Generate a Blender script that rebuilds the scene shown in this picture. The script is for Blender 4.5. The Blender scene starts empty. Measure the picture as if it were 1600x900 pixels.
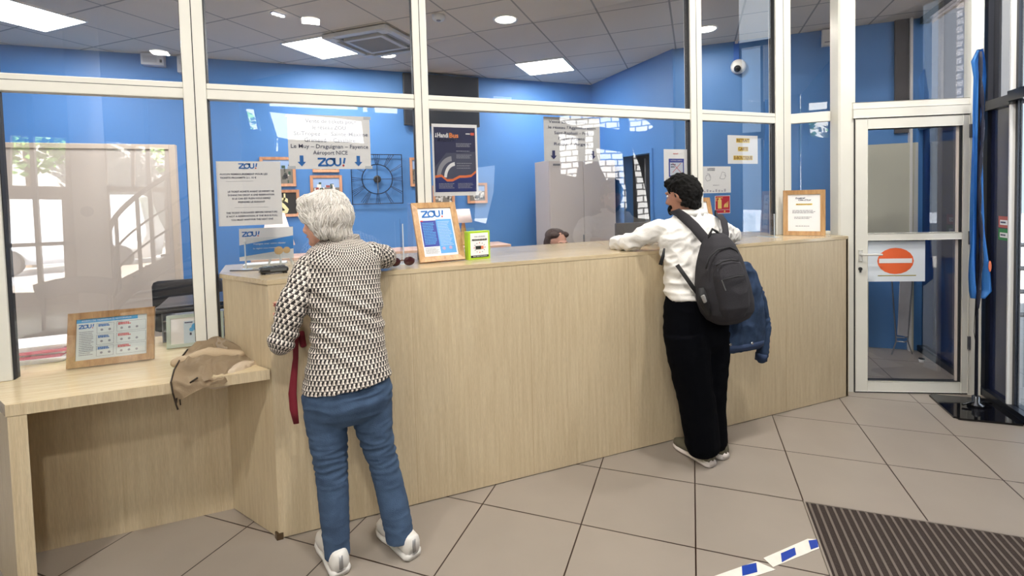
import bpy, bmesh, math, random
from mathutils import Vector, Matrix, noise
random.seed(7)
C = bpy.context.scene.collection
S = bpy.context.scene

# ------------------------------------------------------------------ camera (from vanishing points and the tile grid)
CAM = Vector((0.25468, -2.51889, 1.58298))
FW = Vector((0.36311, 0.93096, -0.03829)); RT = Vector((0.93095, -0.36419, -0.02638)); UP = Vector((0.03850, 0.02607, 0.99892))
FPX, CX, CY = 762.8, 802.95, 339.95
cd = bpy.data.cameras.new('camera'); cam = bpy.data.objects.new('camera', cd); C.objects.link(cam)
cd.sensor_width = 36; cd.lens = FPX / 1600 * 36; cd.shift_x = (800 - CX) / 1600; cd.shift_y = (CY - 450) / 1600; cd.clip_start = 0.05
cam.matrix_world = Matrix(((RT.x, UP.x, -FW.x, CAM.x), (RT.y, UP.y, -FW.y, CAM.y), (RT.z, UP.z, -FW.z, CAM.z), (0, 0, 0, 1)))
S.camera = cam
S.view_settings.view_transform = 'Standard'; S.view_settings.look = 'None'; S.view_settings.gamma = 1
S.view_settings.use_curve_mapping = False; S.view_settings.exposure = 0.12
try:
    S.cycles.max_bounces = 10; S.cycles.transparent_max_bounces = 24; S.cycles.sample_clamp_indirect = 4.0
    S.cycles.use_denoising = True; S.cycles.caustics_reflective = False
except Exception: pass

W = bpy.data.worlds.new('sky'); S.world = W; W.use_nodes = True
WB = W.node_tree.nodes['Background']; WB.inputs[0].default_value = (0.80, 0.90, 1.0, 1); WB.inputs[1].default_value = 1.6
sd = bpy.data.lights.new('sun', 'SUN'); sd.energy = 105; sd.angle = 0.01; sd.color = (1, .96, .9)
sun = bpy.data.objects.new('sun', sd); C.objects.link(sun)
sun.rotation_euler = Vector((0.55, -0.50, -0.55)).to_track_quat('-Z', 'Y').to_euler()
P_OFFICE, P_LOBBY, P_DOWN = 31, 49, 11      # lamp powers in watts

def area(name, loc, sx, sy, power, color=(1, .97, .93), rz=0, parent=None, spread=180):
    l = bpy.data.lights.new(name, 'AREA'); l.shape = 'RECTANGLE'; l.size = sx; l.size_y = sy; l.energy = power; l.color = color
    l.spread = math.radians(spread)
    o = bpy.data.objects.new(name, l); C.objects.link(o); o.location = loc; o.rotation_euler = (0, 0, rz)
    if parent: o.parent = parent
    return o

# ------------------------------------------------------------------ pixel -> place helpers
def ray(u, v): return FW + RT * ((u - CX) / FPX) - UP * ((v - CY) / FPX)
def Y(u, v, y):
    d = ray(u, v); return CAM + d * ((y - CAM.y) / d.y)
def Z(u, v, z=0.0):
    d = ray(u, v); return CAM + d * ((z - CAM.z) / d.z)
def ON(u, v, p0, dr):
    n = Vector((-dr[1], dr[0], 0)); d = ray(u, v); return CAM + d * ((Vector((p0[0], p0[1], 0)) - Vector((CAM.x, CAM.y, 0))).dot(n) / d.dot(n))

# ------------------------------------------------------------------ materials
def lin(c):
    return tuple(((x / 255) / 12.92 if x / 255 <= .04045 else ((x / 255 + .055) / 1.055) ** 2.4) for x in c) + (1,)
MC = {}
def nt(m): return m.node_tree.nodes, m.node_tree.links
def mat(name, c, rough=.5, metal=0, spec=.5, var=0, vscale=8, bump=0, bscale=60, emit=0, sheen=0, stretch=None):
    if name in MC: return MC[name]
    m = bpy.data.materials.new(name); m.use_nodes = True; N, L = nt(m); b = N['Principled BSDF']
    b.inputs['Base Color'].default_value = lin(c); b.inputs['Roughness'].default_value = rough; b.inputs['Metallic'].default_value = metal
    b.inputs['Specular IOR Level'].default_value = spec
    if sheen: b.inputs['Sheen Weight'].default_value = sheen
    if emit: b.inputs['Emission Color'].default_value = lin(c); b.inputs['Emission Strength'].default_value = emit
    if var or bump:
        tc = N.new('ShaderNodeTexCoord'); mp = N.new('ShaderNodeMapping'); L.new(tc.outputs['Object'], mp.inputs[0])
        if stretch: mp.inputs['Scale'].default_value = stretch
    if var:
        nz = N.new('ShaderNodeTexNoise'); nz.inputs['Scale'].default_value = vscale; nz.inputs['Detail'].default_value = 5; L.new(mp.outputs[0], nz.inputs[0])
        r = N.new('ShaderNodeMapRange'); r.inputs[1].default_value = .3; r.inputs[2].default_value = .7; r.inputs[3].default_value = 1 - var; r.inputs[4].default_value = 1 + var * .5
        mx = N.new('ShaderNodeMix'); mx.data_type = 'RGBA'; mx.blend_type = 'MULTIPLY'; mx.inputs[0].default_value = 1
        mx.inputs[6].default_value = lin(c); L.new(nz.outputs[0], r.inputs[0]); L.new(r.outputs[0], mx.inputs[7]); L.new(mx.outputs[2], b.inputs['Base Color'])
    if bump:
        nz = N.new('ShaderNodeTexNoise'); nz.inputs['Scale'].default_value = bscale; nz.inputs['Detail'].default_value = 3; L.new(mp.outputs[0], nz.inputs[0])
        bp = N.new('ShaderNodeBump'); bp.inputs['Strength'].default_value = bump; bp.inputs['Distance'].default_value = .01
        L.new(nz.outputs[0], bp.inputs['Height']); L.new(bp.outputs[0], b.inputs['Normal'])
    MC[name] = m; return m
def ramp(N, stops):
    r = N.new('ShaderNodeValToRGB'); e = r.color_ramp.elements
    while len(e) > 1: e.remove(e[0])
    e[0].position = stops[0][0]; e[0].color = lin(stops[0][1])
    for p, c in stops[1:]:
        x = e.new(p); x.color = lin(c)
    return r
def wood(name, c1, c2, c3, axis='z', rough=.35, f=1.0, rot=0):
    if name in MC: return MC[name]
    m = bpy.data.materials.new(name); m.use_nodes = True; N, L = nt(m); b = N['Principled BSDF']
    tc = N.new('ShaderNodeTexCoord'); mp = N.new('ShaderNodeMapping'); L.new(tc.outputs['Object'], mp.inputs[0])
    s = {'z': (26 * f, 26 * f, 1.3 * f), 'x': (1.3 * f, 26 * f, 26 * f), 'y': (26 * f, 1.3 * f, 26 * f)}[axis]; mp.inputs['Scale'].default_value = s
    mp.inputs['Rotation'].default_value = (0, 0, rot)
    n1 = N.new('ShaderNodeTexNoise'); n1.inputs['Scale'].default_value = 1.0; n1.inputs['Detail'].default_value = 8; n1.inputs['Roughness'].default_value = .65; L.new(mp.outputs[0], n1.inputs[0])
    r = ramp(N, [(.30, c1), (.5, c2), (.72, c3)]); L.new(n1.outputs[0], r.inputs[0])
    n2 = N.new('ShaderNodeTexNoise'); n2.inputs['Scale'].default_value = 9; n2.inputs['Detail'].default_value = 3; L.new(mp.outputs[0], n2.inputs[0])
    mr = N.new('ShaderNodeMapRange'); mr.inputs[1].default_value = .35; mr.inputs[2].default_value = .65; mr.inputs[3].default_value = .90; mr.inputs[4].default_value = 1.04; L.new(n2.outputs[0], mr.inputs[0])
    mx = N.new('ShaderNodeMix'); mx.data_type = 'RGBA'; mx.blend_type = 'MULTIPLY'; mx.inputs[0].default_value = 1
    L.new(r.outputs[0], mx.inputs[6]); L.new(mr.outputs[0], mx.inputs[7]); L.new(mx.outputs[2], b.inputs['Base Color'])
    b.inputs['Roughness'].default_value = rough
    bp = N.new('ShaderNodeBump'); bp.inputs['Strength'].default_value = .08; bp.inputs['Distance'].default_value = .003; L.new(n2.outputs[0], bp.inputs['Height']); L.new(bp.outputs[0], b.inputs['Normal'])
    MC[name] = m; return m
def glass(name, k=3.6, tint=(1, 1, 1), ior=1.5):
    if name in MC: return MC[name]
    m = bpy.data.materials.new(name); m.use_nodes = True; N, L = nt(m); N.remove(N['Principled BSDF'])
    out = N['Material Output']; t = N.new('ShaderNodeBsdfTransparent'); t.inputs[0].default_value = tuple(tint) + (1,)
    g = N.new('ShaderNodeBsdfGlossy'); g.inputs['Roughness'].default_value = 0.0
    fr = N.new('ShaderNodeFresnel'); fr.inputs[0].default_value = ior; geo = N.new('ShaderNodeNewGeometry')
    ml = N.new('ShaderNodeMath'); ml.operation = 'MULTIPLY'; ml.inputs[1].default_value = k; ml.use_clamp = True; L.new(fr.outputs[0], ml.inputs[0])
    ff = N.new('ShaderNodeMath'); ff.operation = 'SUBTRACT'; ff.inputs[0].default_value = 1; L.new(geo.outputs['Backfacing'], ff.inputs[1])
    m2 = N.new('ShaderNodeMath'); m2.operation = 'MULTIPLY'; L.new(ml.outputs[0], m2.inputs[0]); L.new(ff.outputs[0], m2.inputs[1])
    mx = N.new('ShaderNodeMixShader'); L.new(m2.outputs[0], mx.inputs[0]); L.new(t.outputs[0], mx.inputs[1]); L.new(g.outputs[0], mx.inputs[2]); L.new(mx.outputs[0], out.inputs[0])
    MC[name] = m; return m

TILE_O, TILE_A, TILE = (1.3121, 0.2585), math.radians(-41.35), 0.52
def grid_mat(name, c, line, org, ang, size, lw, rough, var=.06, soft=None):
    m = bpy.data.materials.new(name); m.use_nodes = True; N, L = nt(m); b = N['Principled BSDF']
    tc = N.new('ShaderNodeTexCoord'); mp = N.new('ShaderNodeMapping'); mp.vector_type = 'TEXTURE'
    mp.inputs['Location'].default_value = (org[0], org[1], 0); mp.inputs['Rotation'].default_value = (0, 0, ang); mp.inputs['Scale'].default_value = (size, size, size)
    L.new(tc.outputs['Object'], mp.inputs[0]); sp = N.new('ShaderNodeSeparateXYZ'); L.new(mp.outputs[0], sp.inputs[0])
    def mth(op, a, bb=None):
        n = N.new('ShaderNodeMath'); n.operation = op
        for i, x in enumerate((a, bb)):
            if x is None: continue
            if isinstance(x, (int, float)): n.inputs[i].default_value = x
            else: L.new(x, n.inputs[i])
        return n.outputs[0]
    e = []
    for k in (0, 1):
        f = mth('FRACT', sp.outputs[k]); e.append(mth('MINIMUM', f, mth('SUBTRACT', 1.0, f)))
    d = mth('MINIMUM', e[0], e[1]); ln = mth('LESS_THAN', d, lw / size)
    cell = N.new('ShaderNodeCombineXYZ'); L.new(mth('FLOOR', sp.outputs[0]), cell.inputs[0]); L.new(mth('FLOOR', sp.outputs[1]), cell.inputs[1])
    wn = N.new('ShaderNodeTexWhiteNoise'); L.new(cell.outputs[0], wn.inputs[0])
    nz = N.new('ShaderNodeTexNoise'); nz.inputs['Scale'].default_value = 3.5; nz.inputs['Detail'].default_value = 6; L.new(tc.outputs['Object'], nz.inputs[0])
    v = mth('ADD', mth('MULTIPLY', wn.outputs[0], var * .5), mth('MULTIPLY', nz.outputs[0], var * 3)); v = mth('ADD', v, 1 - var * 1.75)
    mx = N.new('ShaderNodeMix'); mx.data_type = 'RGBA'; mx.blend_type = 'MULTIPLY'; mx.inputs[0].default_value = 1; mx.inputs[6].default_value = lin(c); L.new(v, mx.inputs[7])
    m2 = N.new('ShaderNodeMix'); m2.data_type = 'RGBA'; L.new(ln, m2.inputs[0]); L.new(mx.outputs[2], m2.inputs[6]); m2.inputs[7].default_value = lin(line)
    L.new(m2.outputs[2], b.inputs['Base Color']); b.inputs['Roughness'].default_value = rough
    bp = N.new('ShaderNodeBump'); bp.inputs['Strength'].default_value = .4; bp.inputs['Distance'].default_value = .002; bp.invert = True
    L.new(ln, bp.inputs['Height']); L.new(bp.outputs[0], b.inputs['Normal'])
    MC[name] = m; return m

FLOOR_M = grid_mat('floor_tile', (152, 143, 134), (44, 28, 22), TILE_O, TILE_A, TILE, .0032, .32)
CEIL_M = grid_mat('ceiling_tile', (226, 216, 200), (160, 154, 142), (1.6768, 2.0592), math.radians(-41.755), .6, .008, .9, .03)
BLUE = mat('blue_wall', (74, 128, 190), .55, var=.03, vscale=1.5)
VENEER = wood('oak_veneer', (198, 179, 146), (208, 191, 159), (218, 203, 173), 'z', f=2.2)
VENEER_T = wood('oak_veneer_top', (198, 178, 144), (210, 192, 158), (220, 204, 173), 'x', rough=.13, f=1.8)
OAK = wood('oak_frame', (160, 118, 74), (190, 148, 100), (208, 170, 122), 'z', f=1.6)
OAK_R = wood('red_oak_frame', (182, 126, 92), (204, 150, 114), (218, 170, 134), 'z', f=1.6)
ALU = mat('white_lacquered_aluminium', (232, 231, 222), .32, var=.03, vscale=5)
WHITE = mat('white_plastic', (235, 235, 232), .4)
PAPER = mat('paper', (250, 250, 250), .8)
BLACK = mat('black_plastic', (22, 22, 24), .35)
DARKM = mat('dark_gasket', (30, 32, 36), .6)
GREYM = mat('grey_metal', (150, 152, 155), .35, metal=.8)
CHROME = mat('chrome', (210, 210, 212), .18, metal=1)
GLASS = glass('clear_glazing', 4.0)
PLEXI = glass('acrylic', 2.2, (.93, .95, .96))
TINT = mat('navy_tinted_glass', (34, 42, 74), .12, spec=1.0)
PB = mat('print_blue', (28, 108, 186), .6); PD = mat('print_navy', (28, 36, 92), .6); PK = mat('print_dark', (38, 46, 84), .7)
PR = mat('print_red', (200, 50, 52), .6); PO = mat('print_orange', (240, 140, 60), .6); PW = mat('print_white', (242, 242, 244), .6)
PG = mat('print_grey', (150, 152, 162), .7); PY = mat('print_yellow', (248, 222, 120), .6); PL = mat('print_light_blue', (82, 170, 228), .6)
PT = mat('print_ochre', (150, 100, 20), .6)

# ------------------------------------------------------------------ mesh helpers
def smooth_mesh(me):
    for p in me.polygons: p.use_smooth = True
def mk(name, bm, m, parent=None, sm=False):
    me = bpy.data.meshes.new(name); bmesh.ops.recalc_face_normals(bm, faces=bm.faces); bm.to_mesh(me); bm.free()
    if sm: smooth_mesh(me)
    if m: me.materials.append(m)
    o = bpy.data.objects.new(name, me); C.objects.link(o)
    if parent:
        o.parent = parent
        if parent.type == 'EMPTY' or True: o.matrix_parent_inverse = parent.matrix_basis.inverted() if WORLDP[0] else Matrix.Identity(4)
    return o
WORLDP = [True]     # meshes are given in world coordinates; parents sit at their own base
def tag(o, label, cat, group=None):
    o['label'] = label; o['category'] = cat
    if group: o['group'] = group
    return o
def thing(name, label, cat, loc=(0, 0, 0), group=None):
    o = bpy.data.objects.new(name, None); C.objects.link(o); o.location = loc; o.empty_display_size = .1
    return tag(o, label, cat, group)
def struct(name, bm, m, parent=None, sm=False):
    o = mk(name, bm, m, parent, sm)
    if not parent: o['kind'] = 'structure'
    return o
def B(): return bmesh.new()
def box(bm, x0, x1, y0, y1, z0, z1, bev=0):
    r = bmesh.ops.create_cube(bm, size=1); vs = r['verts']
    for v in vs: v.co = Vector(((x0 + x1) / 2 + v.co.x * (x1 - x0), (y0 + y1) / 2 + v.co.y * (y1 - y0), (z0 + z1) / 2 + v.co.z * (z1 - z0)))
    if bev: bmesh.ops.bevel(bm, geom=list({e for v in vs for e in v.link_edges}), offset=bev, segments=2, affect='EDGES', profile=.5)
    return bm
def obox(bm, o, ex, ey, ez, bev=0):     # box from a corner and three edge vectors
    o, ex, ey, ez = map(Vector, (o, ex, ey, ez)); r = bmesh.ops.create_cube(bm, size=1); vs = r['verts']
    for v in vs: v.co = o + ex * (v.co.x + .5) + ey * (v.co.y + .5) + ez * (v.co.z + .5)
    if bev: bmesh.ops.bevel(bm, geom=list({e for v in vs for e in v.link_edges}), offset=bev, segments=2, affect='EDGES', profile=.5)
    return bm
def prism(bm, pts, z0, z1):
    a = [bm.verts.new((p[0], p[1], z0)) for p in pts]; b = [bm.verts.new((p[0], p[1], z1)) for p in pts]; n = len(pts)
    bm.faces.new(a[::-1]); bm.faces.new(b)
    for i in range(n): bm.faces.new((a[i], a[(i + 1) % n], b[(i + 1) % n], b[i]))
    return bm
def slab(bm, pts, n, t):                # polygon pts (3D) extruded by t along n
    n = Vector(n).normalized() * t; a = [bm.verts.new(Vector(p)) for p in pts]; b = [bm.verts.new(Vector(p) + n) for p in pts]; k = len(pts)
    bm.faces.new(a[::-1]); bm.faces.new(b)
    for i in range(k): bm.faces.new((a[i], a[(i + 1) % k], b[(i + 1) % k], b[i]))
    return bm
def frame_of(d):
    d = d.normalized(); a = Vector((0, 0, 1)) if abs(d.z) < .9 else Vector((0, 1, 0)); x = d.cross(a).normalized(); return x, d.cross(x).normalized()
def tube(bm, pts, rad, n=10, flat=1.0, ref=None, cap=True, closed=False):
    pts = [Vector(p) for p in pts]; k = len(pts); rad = rad if isinstance(rad, (list, tuple)) else [rad] * k; rings = []; px = None
    for i in range(k):
        if closed: d = pts[(i + 1) % k] - pts[i - 1]
        else: d = pts[min(i + 1, k - 1)] - pts[max(i - 1, 0)]
        if d.length < 1e-9: d = Vector((0, 0, 1))
        d.normalize()
        if ref is not None: y = Vector(ref); x = y.cross(d); x = x.normalized() if x.length > 1e-6 else frame_of(d)[0]; y = d.cross(x).normalized()
        elif px is None: x, y = frame_of(d)
        else:
            x = (px - d * px.dot(d)); x = x.normalized() if x.length > 1e-6 else frame_of(d)[0]; y = d.cross(x).normalized()
        px = x; r = rad[i]; rx, ry = (r if isinstance(r, tuple) else (r, r * flat))
        rings.append([bm.verts.new(pts[i] + x * (math.cos(2 * math.pi * j / n) * rx) + y * (math.sin(2 * math.pi * j / n) * ry)) for j in range(n)])
    for i in range(k if closed else k - 1):
        a, b = rings[i], rings[(i + 1) % k]
        for j in range(n): bm.faces.new((a[j], a[(j + 1) % n], b[(j + 1) % n], b[j]))
    if cap and not closed: bm.faces.new(rings[0][::-1]); bm.faces.new(rings[-1])
    return bm
def limb(bm, pts, rad, n=20, flat=1.0, ref=None):   # tube with rounded ends, resampled
    pts = [Vector(p) for p in pts]; rr = [r if isinstance(r, tuple) else (r, r * flat) for r in rad]
    d0 = (pts[0] - pts[1]).normalized(); d1 = (pts[-1] - pts[-2]).normalized(); P, R = [], []
    for a in (88, 60, 30):
        c = math.cos(math.radians(a)); s = math.sin(math.radians(a)); P.append(pts[0] + d0 * (s * min(rr[0]) * .9)); R.append((rr[0][0] * c, rr[0][1] * c))
    P += pts; R += rr
    for a in (30, 60, 88):
        c = math.cos(math.radians(a)); s = math.sin(math.radians(a)); P.append(pts[-1] + d1 * (s * min(rr[-1]) * .9)); R.append((rr[-1][0] * c, rr[-1][1] * c))
    return tube(bm, P, R, n, ref=ref)
def ell(bm, c, r, rot=None, seg=24):
    g = bmesh.ops.create_uvsphere(bm, u_segments=seg, v_segments=seg // 2, radius=1)
    for v in g['verts']:
        p = Vector((v.co.x * r[0], v.co.y * r[1], v.co.z * r[2]))
        if rot is not None: p = rot @ p
        v.co = p + Vector(c)
    return bm
def lathe(bm, prof, c, n=24, axis=Vector((0, 0, 1))):
    x, y = frame_of(Vector(axis)); ax = Vector(axis).normalized(); c = Vector(c); rings = []
    for r, h in prof: rings.append([bm.verts.new(c + ax * h + (x * math.cos(2 * math.pi * j / n) + y * math.sin(2 * math.pi * j / n)) * max(r, 1e-4)) for j in range(n)])
    for a, b in zip(rings, rings[1:]):
        for j in range(n): bm.faces.new((a[j], a[(j + 1) % n], b[(j + 1) % n], b[j]))
    bm.faces.new(rings[0][::-1]); bm.faces.new(rings[-1]); return bm
def rings_loft(bm, rings, n=32, p=2.0):             # rings: (cx, cy, z, rx, ry[, tiltx])
    R = []
    for r in rings:
        cx, cy, z, rx, ry = r[:5]; tl = r[5] if len(r) > 5 else 0; L = []
        for j in range(n):
            a = 2 * math.pi * j / n; c, s = math.cos(a), math.sin(a)
            x = math.copysign(abs(c) ** (2 / p), c) * rx; y = math.copysign(abs(s) ** (2 / p), s) * ry
            L.append(bm.verts.new((cx + x, cy + y, z + tl * x)))
        R.append(L)
    for a, b in zip(R, R[1:]):
        for j in range(n): bm.faces.new((a[j], a[(j + 1) % n], b[(j + 1) % n], b[j]))
    bm.faces.new(R[0][::-1]); bm.faces.new(R[-1]); return bm
def remesh(name, bm, m, voxel=.008, it=4, parent=None, disp=None, uvb=None, xf=None):
    bmesh.ops.recalc_face_normals(bm, faces=bm.faces)
    me = bpy.data.meshes.new('t'); bm.to_mesh(me); bm.free(); o = bpy.data.objects.new('t', me); C.objects.link(o)
    r = o.modifiers.new('r', 'REMESH'); r.mode = 'VOXEL'; r.voxel_size = voxel
    s = o.modifiers.new('s', 'SMOOTH'); s.factor = .5; s.iterations = it
    dg = bpy.context.evaluated_depsgraph_get(); me2 = bpy.data.meshes.new_from_object(o.evaluated_get(dg)); bpy.data.objects.remove(o)
    me2.name = name; me2.materials.clear(); me2.materials.append(m); smooth_mesh(me2)
    if uvb:
        uv = me2.uv_layers.new(name='UVMap'); cache = {}
        for v in me2.vertices:
            best = None
            for q5 in uvb:
                a, b, r0 = q5[:3]; rs = q5[3] if len(q5) > 3 else r0
                ab = b - a; t = max(0, min(1, (v.co - a).dot(ab) / ab.length_squared)); q = a + ab * t; d = (v.co - q).length / rs
                if best is None or d < best[0]: best = (d, a, b, r0, t, q)
            d, a, b, r0, t, q = best; ax = (b - a).normalized(); rf = Vector((0, 1, 0)); rf = (rf - ax * rf.dot(ax)).normalized(); sd_ = ax.cross(rf); w = v.co - q
            cache[v.index] = (math.atan2(w.dot(sd_), -w.dot(rf)) * r0 , (v.co - a).dot(ax) + (max(0, .17 - w.length) * min(1, max(0, (v.co.z - 1.30) / .05)) * 1.1 if r0 > .15 else 0))
        for lp in me2.loops: uv.data[lp.index].uv = cache[lp.vertex_index]
    if disp:
        ns = [v.normal.copy() for v in me2.vertices]
        for v, n_ in zip(me2.vertices, ns): v.co += n_ * disp(v.co, n_)
    if xf is not None: me2.transform(xf)
    o = bpy.data.objects.new(name, me2); C.objects.link(o)
    if parent: o.parent = parent; o.matrix_parent_inverse = parent.matrix_basis.inverted()
    return o
def folds(amp=.006, sx=9, sz=22, seed=0, ridge=True):
    def f(co, n_):
        v = noise.noise(Vector((co.x * sx + seed, co.y * sx, co.z * sz))); w = noise.noise(Vector((co.x * 4 + 9 + seed, co.y * 4, co.z * 6)))
        v = (1 - abs(v) * 2.4) if ridge else v
        return amp * v * (0.5 + w)
    return f
_txt = {}
def text_bm(s, size, bold=0, ital=0, align='CENTER'):
    cu = bpy.data.curves.new('t', 'FONT'); cu.body = s; cu.size = size; cu.align_x = align; cu.align_y = 'CENTER'; cu.offset = bold; cu.shear = ital; cu.resolution_u = 2
    o = bpy.data.objects.new('t', cu); C.objects.link(o); dg = bpy.context.evaluated_depsgraph_get(); me = bpy.data.meshes.new_from_object(o.evaluated_get(dg))
    bpy.data.objects.remove(o); bm = bmesh.new(); bm.from_mesh(me); bpy.data.meshes.remove(me); return bm
def merge(bm, src, M=None):
    me = bpy.data.meshes.new('t'); 
    if M is not None: bmesh.ops.transform(src, matrix=M, verts=src.verts)
    src.to_mesh(me); src.free(); bm.from_mesh(me); bpy.data.meshes.remove(me); return bm
def zou(bm, M, h, dot=None, Md=None):    # the rounded ZOU! lettering in a plane, height h, left at 0
    w = .2 * h
    def rib(pts, wd=w, closed=False):
        P = [Vector((p[0] * h, p[1] * h, 0)) for p in pts]; k = len(P); L = []
        for i in range(k):
            d = (P[(i + 1) % k] - P[i - 1]) if closed else (P[min(i + 1, k - 1)] - P[max(i - 1, 0)])
            d.normalize(); n_ = Vector((-d.y, d.x, 0)) * wd / 2; L.append((bm.verts.new(M @ (P[i] + n_)), bm.verts.new(M @ (P[i] - n_))))
        for i in range(k if closed else k - 1):
            a, b = L[i], L[(i + 1) % k]; bm.faces.new((a[0], a[1], b[1], b[0]))
    rib([(0, .9), (.9, .9)]); rib([(.82, .84), (.12, .14)], w * 1.15); rib([(.02, .1), (1.1, .1)])
    rib([(1.35 + .42 * math.cos(a), .5 + .4 * math.sin(a)) for a in [i * math.pi / 12 for i in range(24)]], closed=True)
    rib([(1.35, .9), (1.95, .9)]); rib([(1.85, .95), (1.85, .42)] + [(2.17 + .32 * math.cos(a), .4 + .3 * math.sin(a)) for a in [math.pi + i * math.pi / 8 for i in range(9)]] + [(2.49, 1.0)])
    rib([(2.98, 1.0), (2.86, .34)], w * 1.05)
    if dot is not None: lathe_flat(dot, (Md or M), (2.8 * h, .1 * h), .1 * h)
def lathe_flat(bm, M, c, r, ry=None, n=20):
    vs = [bm.verts.new(M @ Vector((c[0] + r * math.cos(2 * math.pi * i / n), c[1] + (ry or r) * math.sin(2 * math.pi * i / n), 0))) for i in range(n)]; bm.faces.new(vs)
def poly(bm, M, pts): bm.faces.new([bm.verts.new(M @ Vector((p[0], p[1], 0))) for p in pts])
def rect(bm, M, x0, x1, y0, y1): poly(bm, M, [(x0, y0), (x1, y0), (x1, y1), (x0, y1)])

class Sheet:
    """flat printed sheet: origin bottom-left, unit axes ex, ez; items are laid on it as thin printed shapes"""
    def __init__(s, o, ex, ez, w, h, off=.0008):
        s.o, s.ex, s.ez = Vector(o), Vector(ex).normalized(), Vector(ez).normalized(); s.n = s.ex.cross(s.ez); s.w, s.h = w, h; s.g = {}; s.k = 0; s.off = off
    def M(s, lvl=1):
        o = s.o + s.n * (s.off * lvl); return Matrix(((s.ex.x, s.ez.x, s.n.x, o.x), (s.ex.y, s.ez.y, s.n.y, o.y), (s.ex.z, s.ez.z, s.n.z, o.z), (0, 0, 0, 1)))
    def bm(s, m, name):
        k = m.name
        if name in ('arrow', 'rule', 'highlight', 'badge', 'icon', 'ink_drawing_', 'map', 'picture_dot'): s.k += 1; k = '%s %d' % (m.name, s.k)
        if (name, k) not in s.g: s.g[(name, k)] = (bmesh.new(), m)
        return s.g[(name, k)][0]
    def t(s, x, y, size, str_, m=PK, bold=0, align='CENTER', name='lettering', lvl=2, ital=0, fit=None):
        t_ = text_bm(str_, size, bold, ital, align)
        sc = Matrix.Identity(4)
        if fit and t_.verts:
            xs = [v.co.x for v in t_.verts]; wd = max(xs) - min(xs)
            if wd > 0: sc = Matrix.Scale(fit / wd, 4, Vector((1, 0, 0)))
        merge(s.bm(m, name), t_, s.M(lvl) @ Matrix.Translation((x, y, 0)) @ sc)
    def r(s, x0, x1, y0, y1, m, name='printed_block', lvl=1): rect(s.bm(m, name), s.M(lvl), x0, x1, y0, y1)
    def p(s, pts, m, name='printed_block', lvl=1): poly(s.bm(m, name), s.M(lvl), pts)
    def e(s, c, r, m, name='printed_block', lvl=1, ry=None): lathe_flat(s.bm(m, name), s.M(lvl), c, r, ry)
    def z(s, x, y, h, m=PB, dot=None, lvl=2):
        M = s.M(lvl) @ Matrix.Translation((x, y, 0)); zou(s.bm(m, 'logo'), M, h)
        lathe_flat(s.bm(dot or PR, 'logo_dot'), M, (2.8 * h, .1 * h), .12 * h)
    def lines(s, x0, x1, y0, y1, n, m=PG, name='small_print', lvl=1, th=None):
        dy = (y1 - y0) / n; rnd = random.Random(n * 7 + int(x0 * 1e4))
        for i in range(n):
            x = x0; yy = y1 - (i + .5) * dy; hh = (th or dy * .22)
            end = x1 - (x1 - x0) * rnd.random() * .25
            while x < end:
                w_ = (x1 - x0) * (.05 + rnd.random() * .1); rect(s.bm(m, name), s.M(lvl), x, min(x + w_, end), yy - hh, yy + hh); x += w_ + (x1 - x0) * .02
    def arrow(s, x, y, w, h, m=PB):
        s.p([(x - w * .22, y + h), (x + w * .22, y + h), (x + w * .22, y + h * .42), (x + w * .5, y + h * .42), (x, y), (x - w * .5, y + h * .42), (x - w * .22, y + h * .42)], m, 'arrow', 2)
    def build(s, parent, paper=True, th=.0012, pm=None):
        if paper:
            bm = B(); obox(bm, s.o - s.n * th, s.ex * s.w, s.ez * s.h, s.n * th)
            mk('sheet', bm, pm or PAPER, parent)
        for (name, _), (bm, m) in s.g.items():
            me = bpy.data.meshes.new(name); bm.to_mesh(me); bm.free(); me.materials.append(m); o = bpy.data.objects.new(name, me); C.objects.link(o)
            o.parent = parent; o.matrix_parent_inverse = parent.matrix_basis.inverted()

def pframe(parent, o, ex, ez, w, h, bw, depth, m, inner=None):   # mitred picture frame + back board
    ex, ez = Vector(ex).normalized(), Vector(ez).normalized(); n_ = ex.cross(ez); o = Vector(o)
    bm = B()
    out = [(0, 0), (w, 0), (w, h), (0, h)]; inn = [(bw, bw), (w - bw, bw), (w - bw, h - bw), (bw, h - bw)]
    def P(q, d): return o + ex * q[0] + ez * q[1] + n_ * d
    for i in range(4):
        j = (i + 1) % 4; a = [out[i], out[j], inn[j], inn[i]]
        top = [bm.verts.new(P(q, depth * (1 if k < 2 else .8))) for k, q in enumerate(a)]; bot = [bm.verts.new(P(q, 0)) for q in a]
        bm.faces.new(top); bm.faces.new(bot[::-1])
        for k in range(4): bm.faces.new((top[k], bot[k], bot[(k + 1) % 4], top[(k + 1) % 4]))
    mk('frame', bm, m, parent)
    bm = B(); obox(bm, o + ex * bw * .9 + ez * bw * .9 + n_ * .001, ex * (w - 1.8 * bw), ez * (h - 1.8 * bw), n_ * (depth * .35)); mk('backing', bm, inner or PAPER, parent)
    return Sheet(o + ex * bw + ez * bw + n_ * (.001 + depth * .35), ex, ez, w - 2 * bw, h - 2 * bw)

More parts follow.
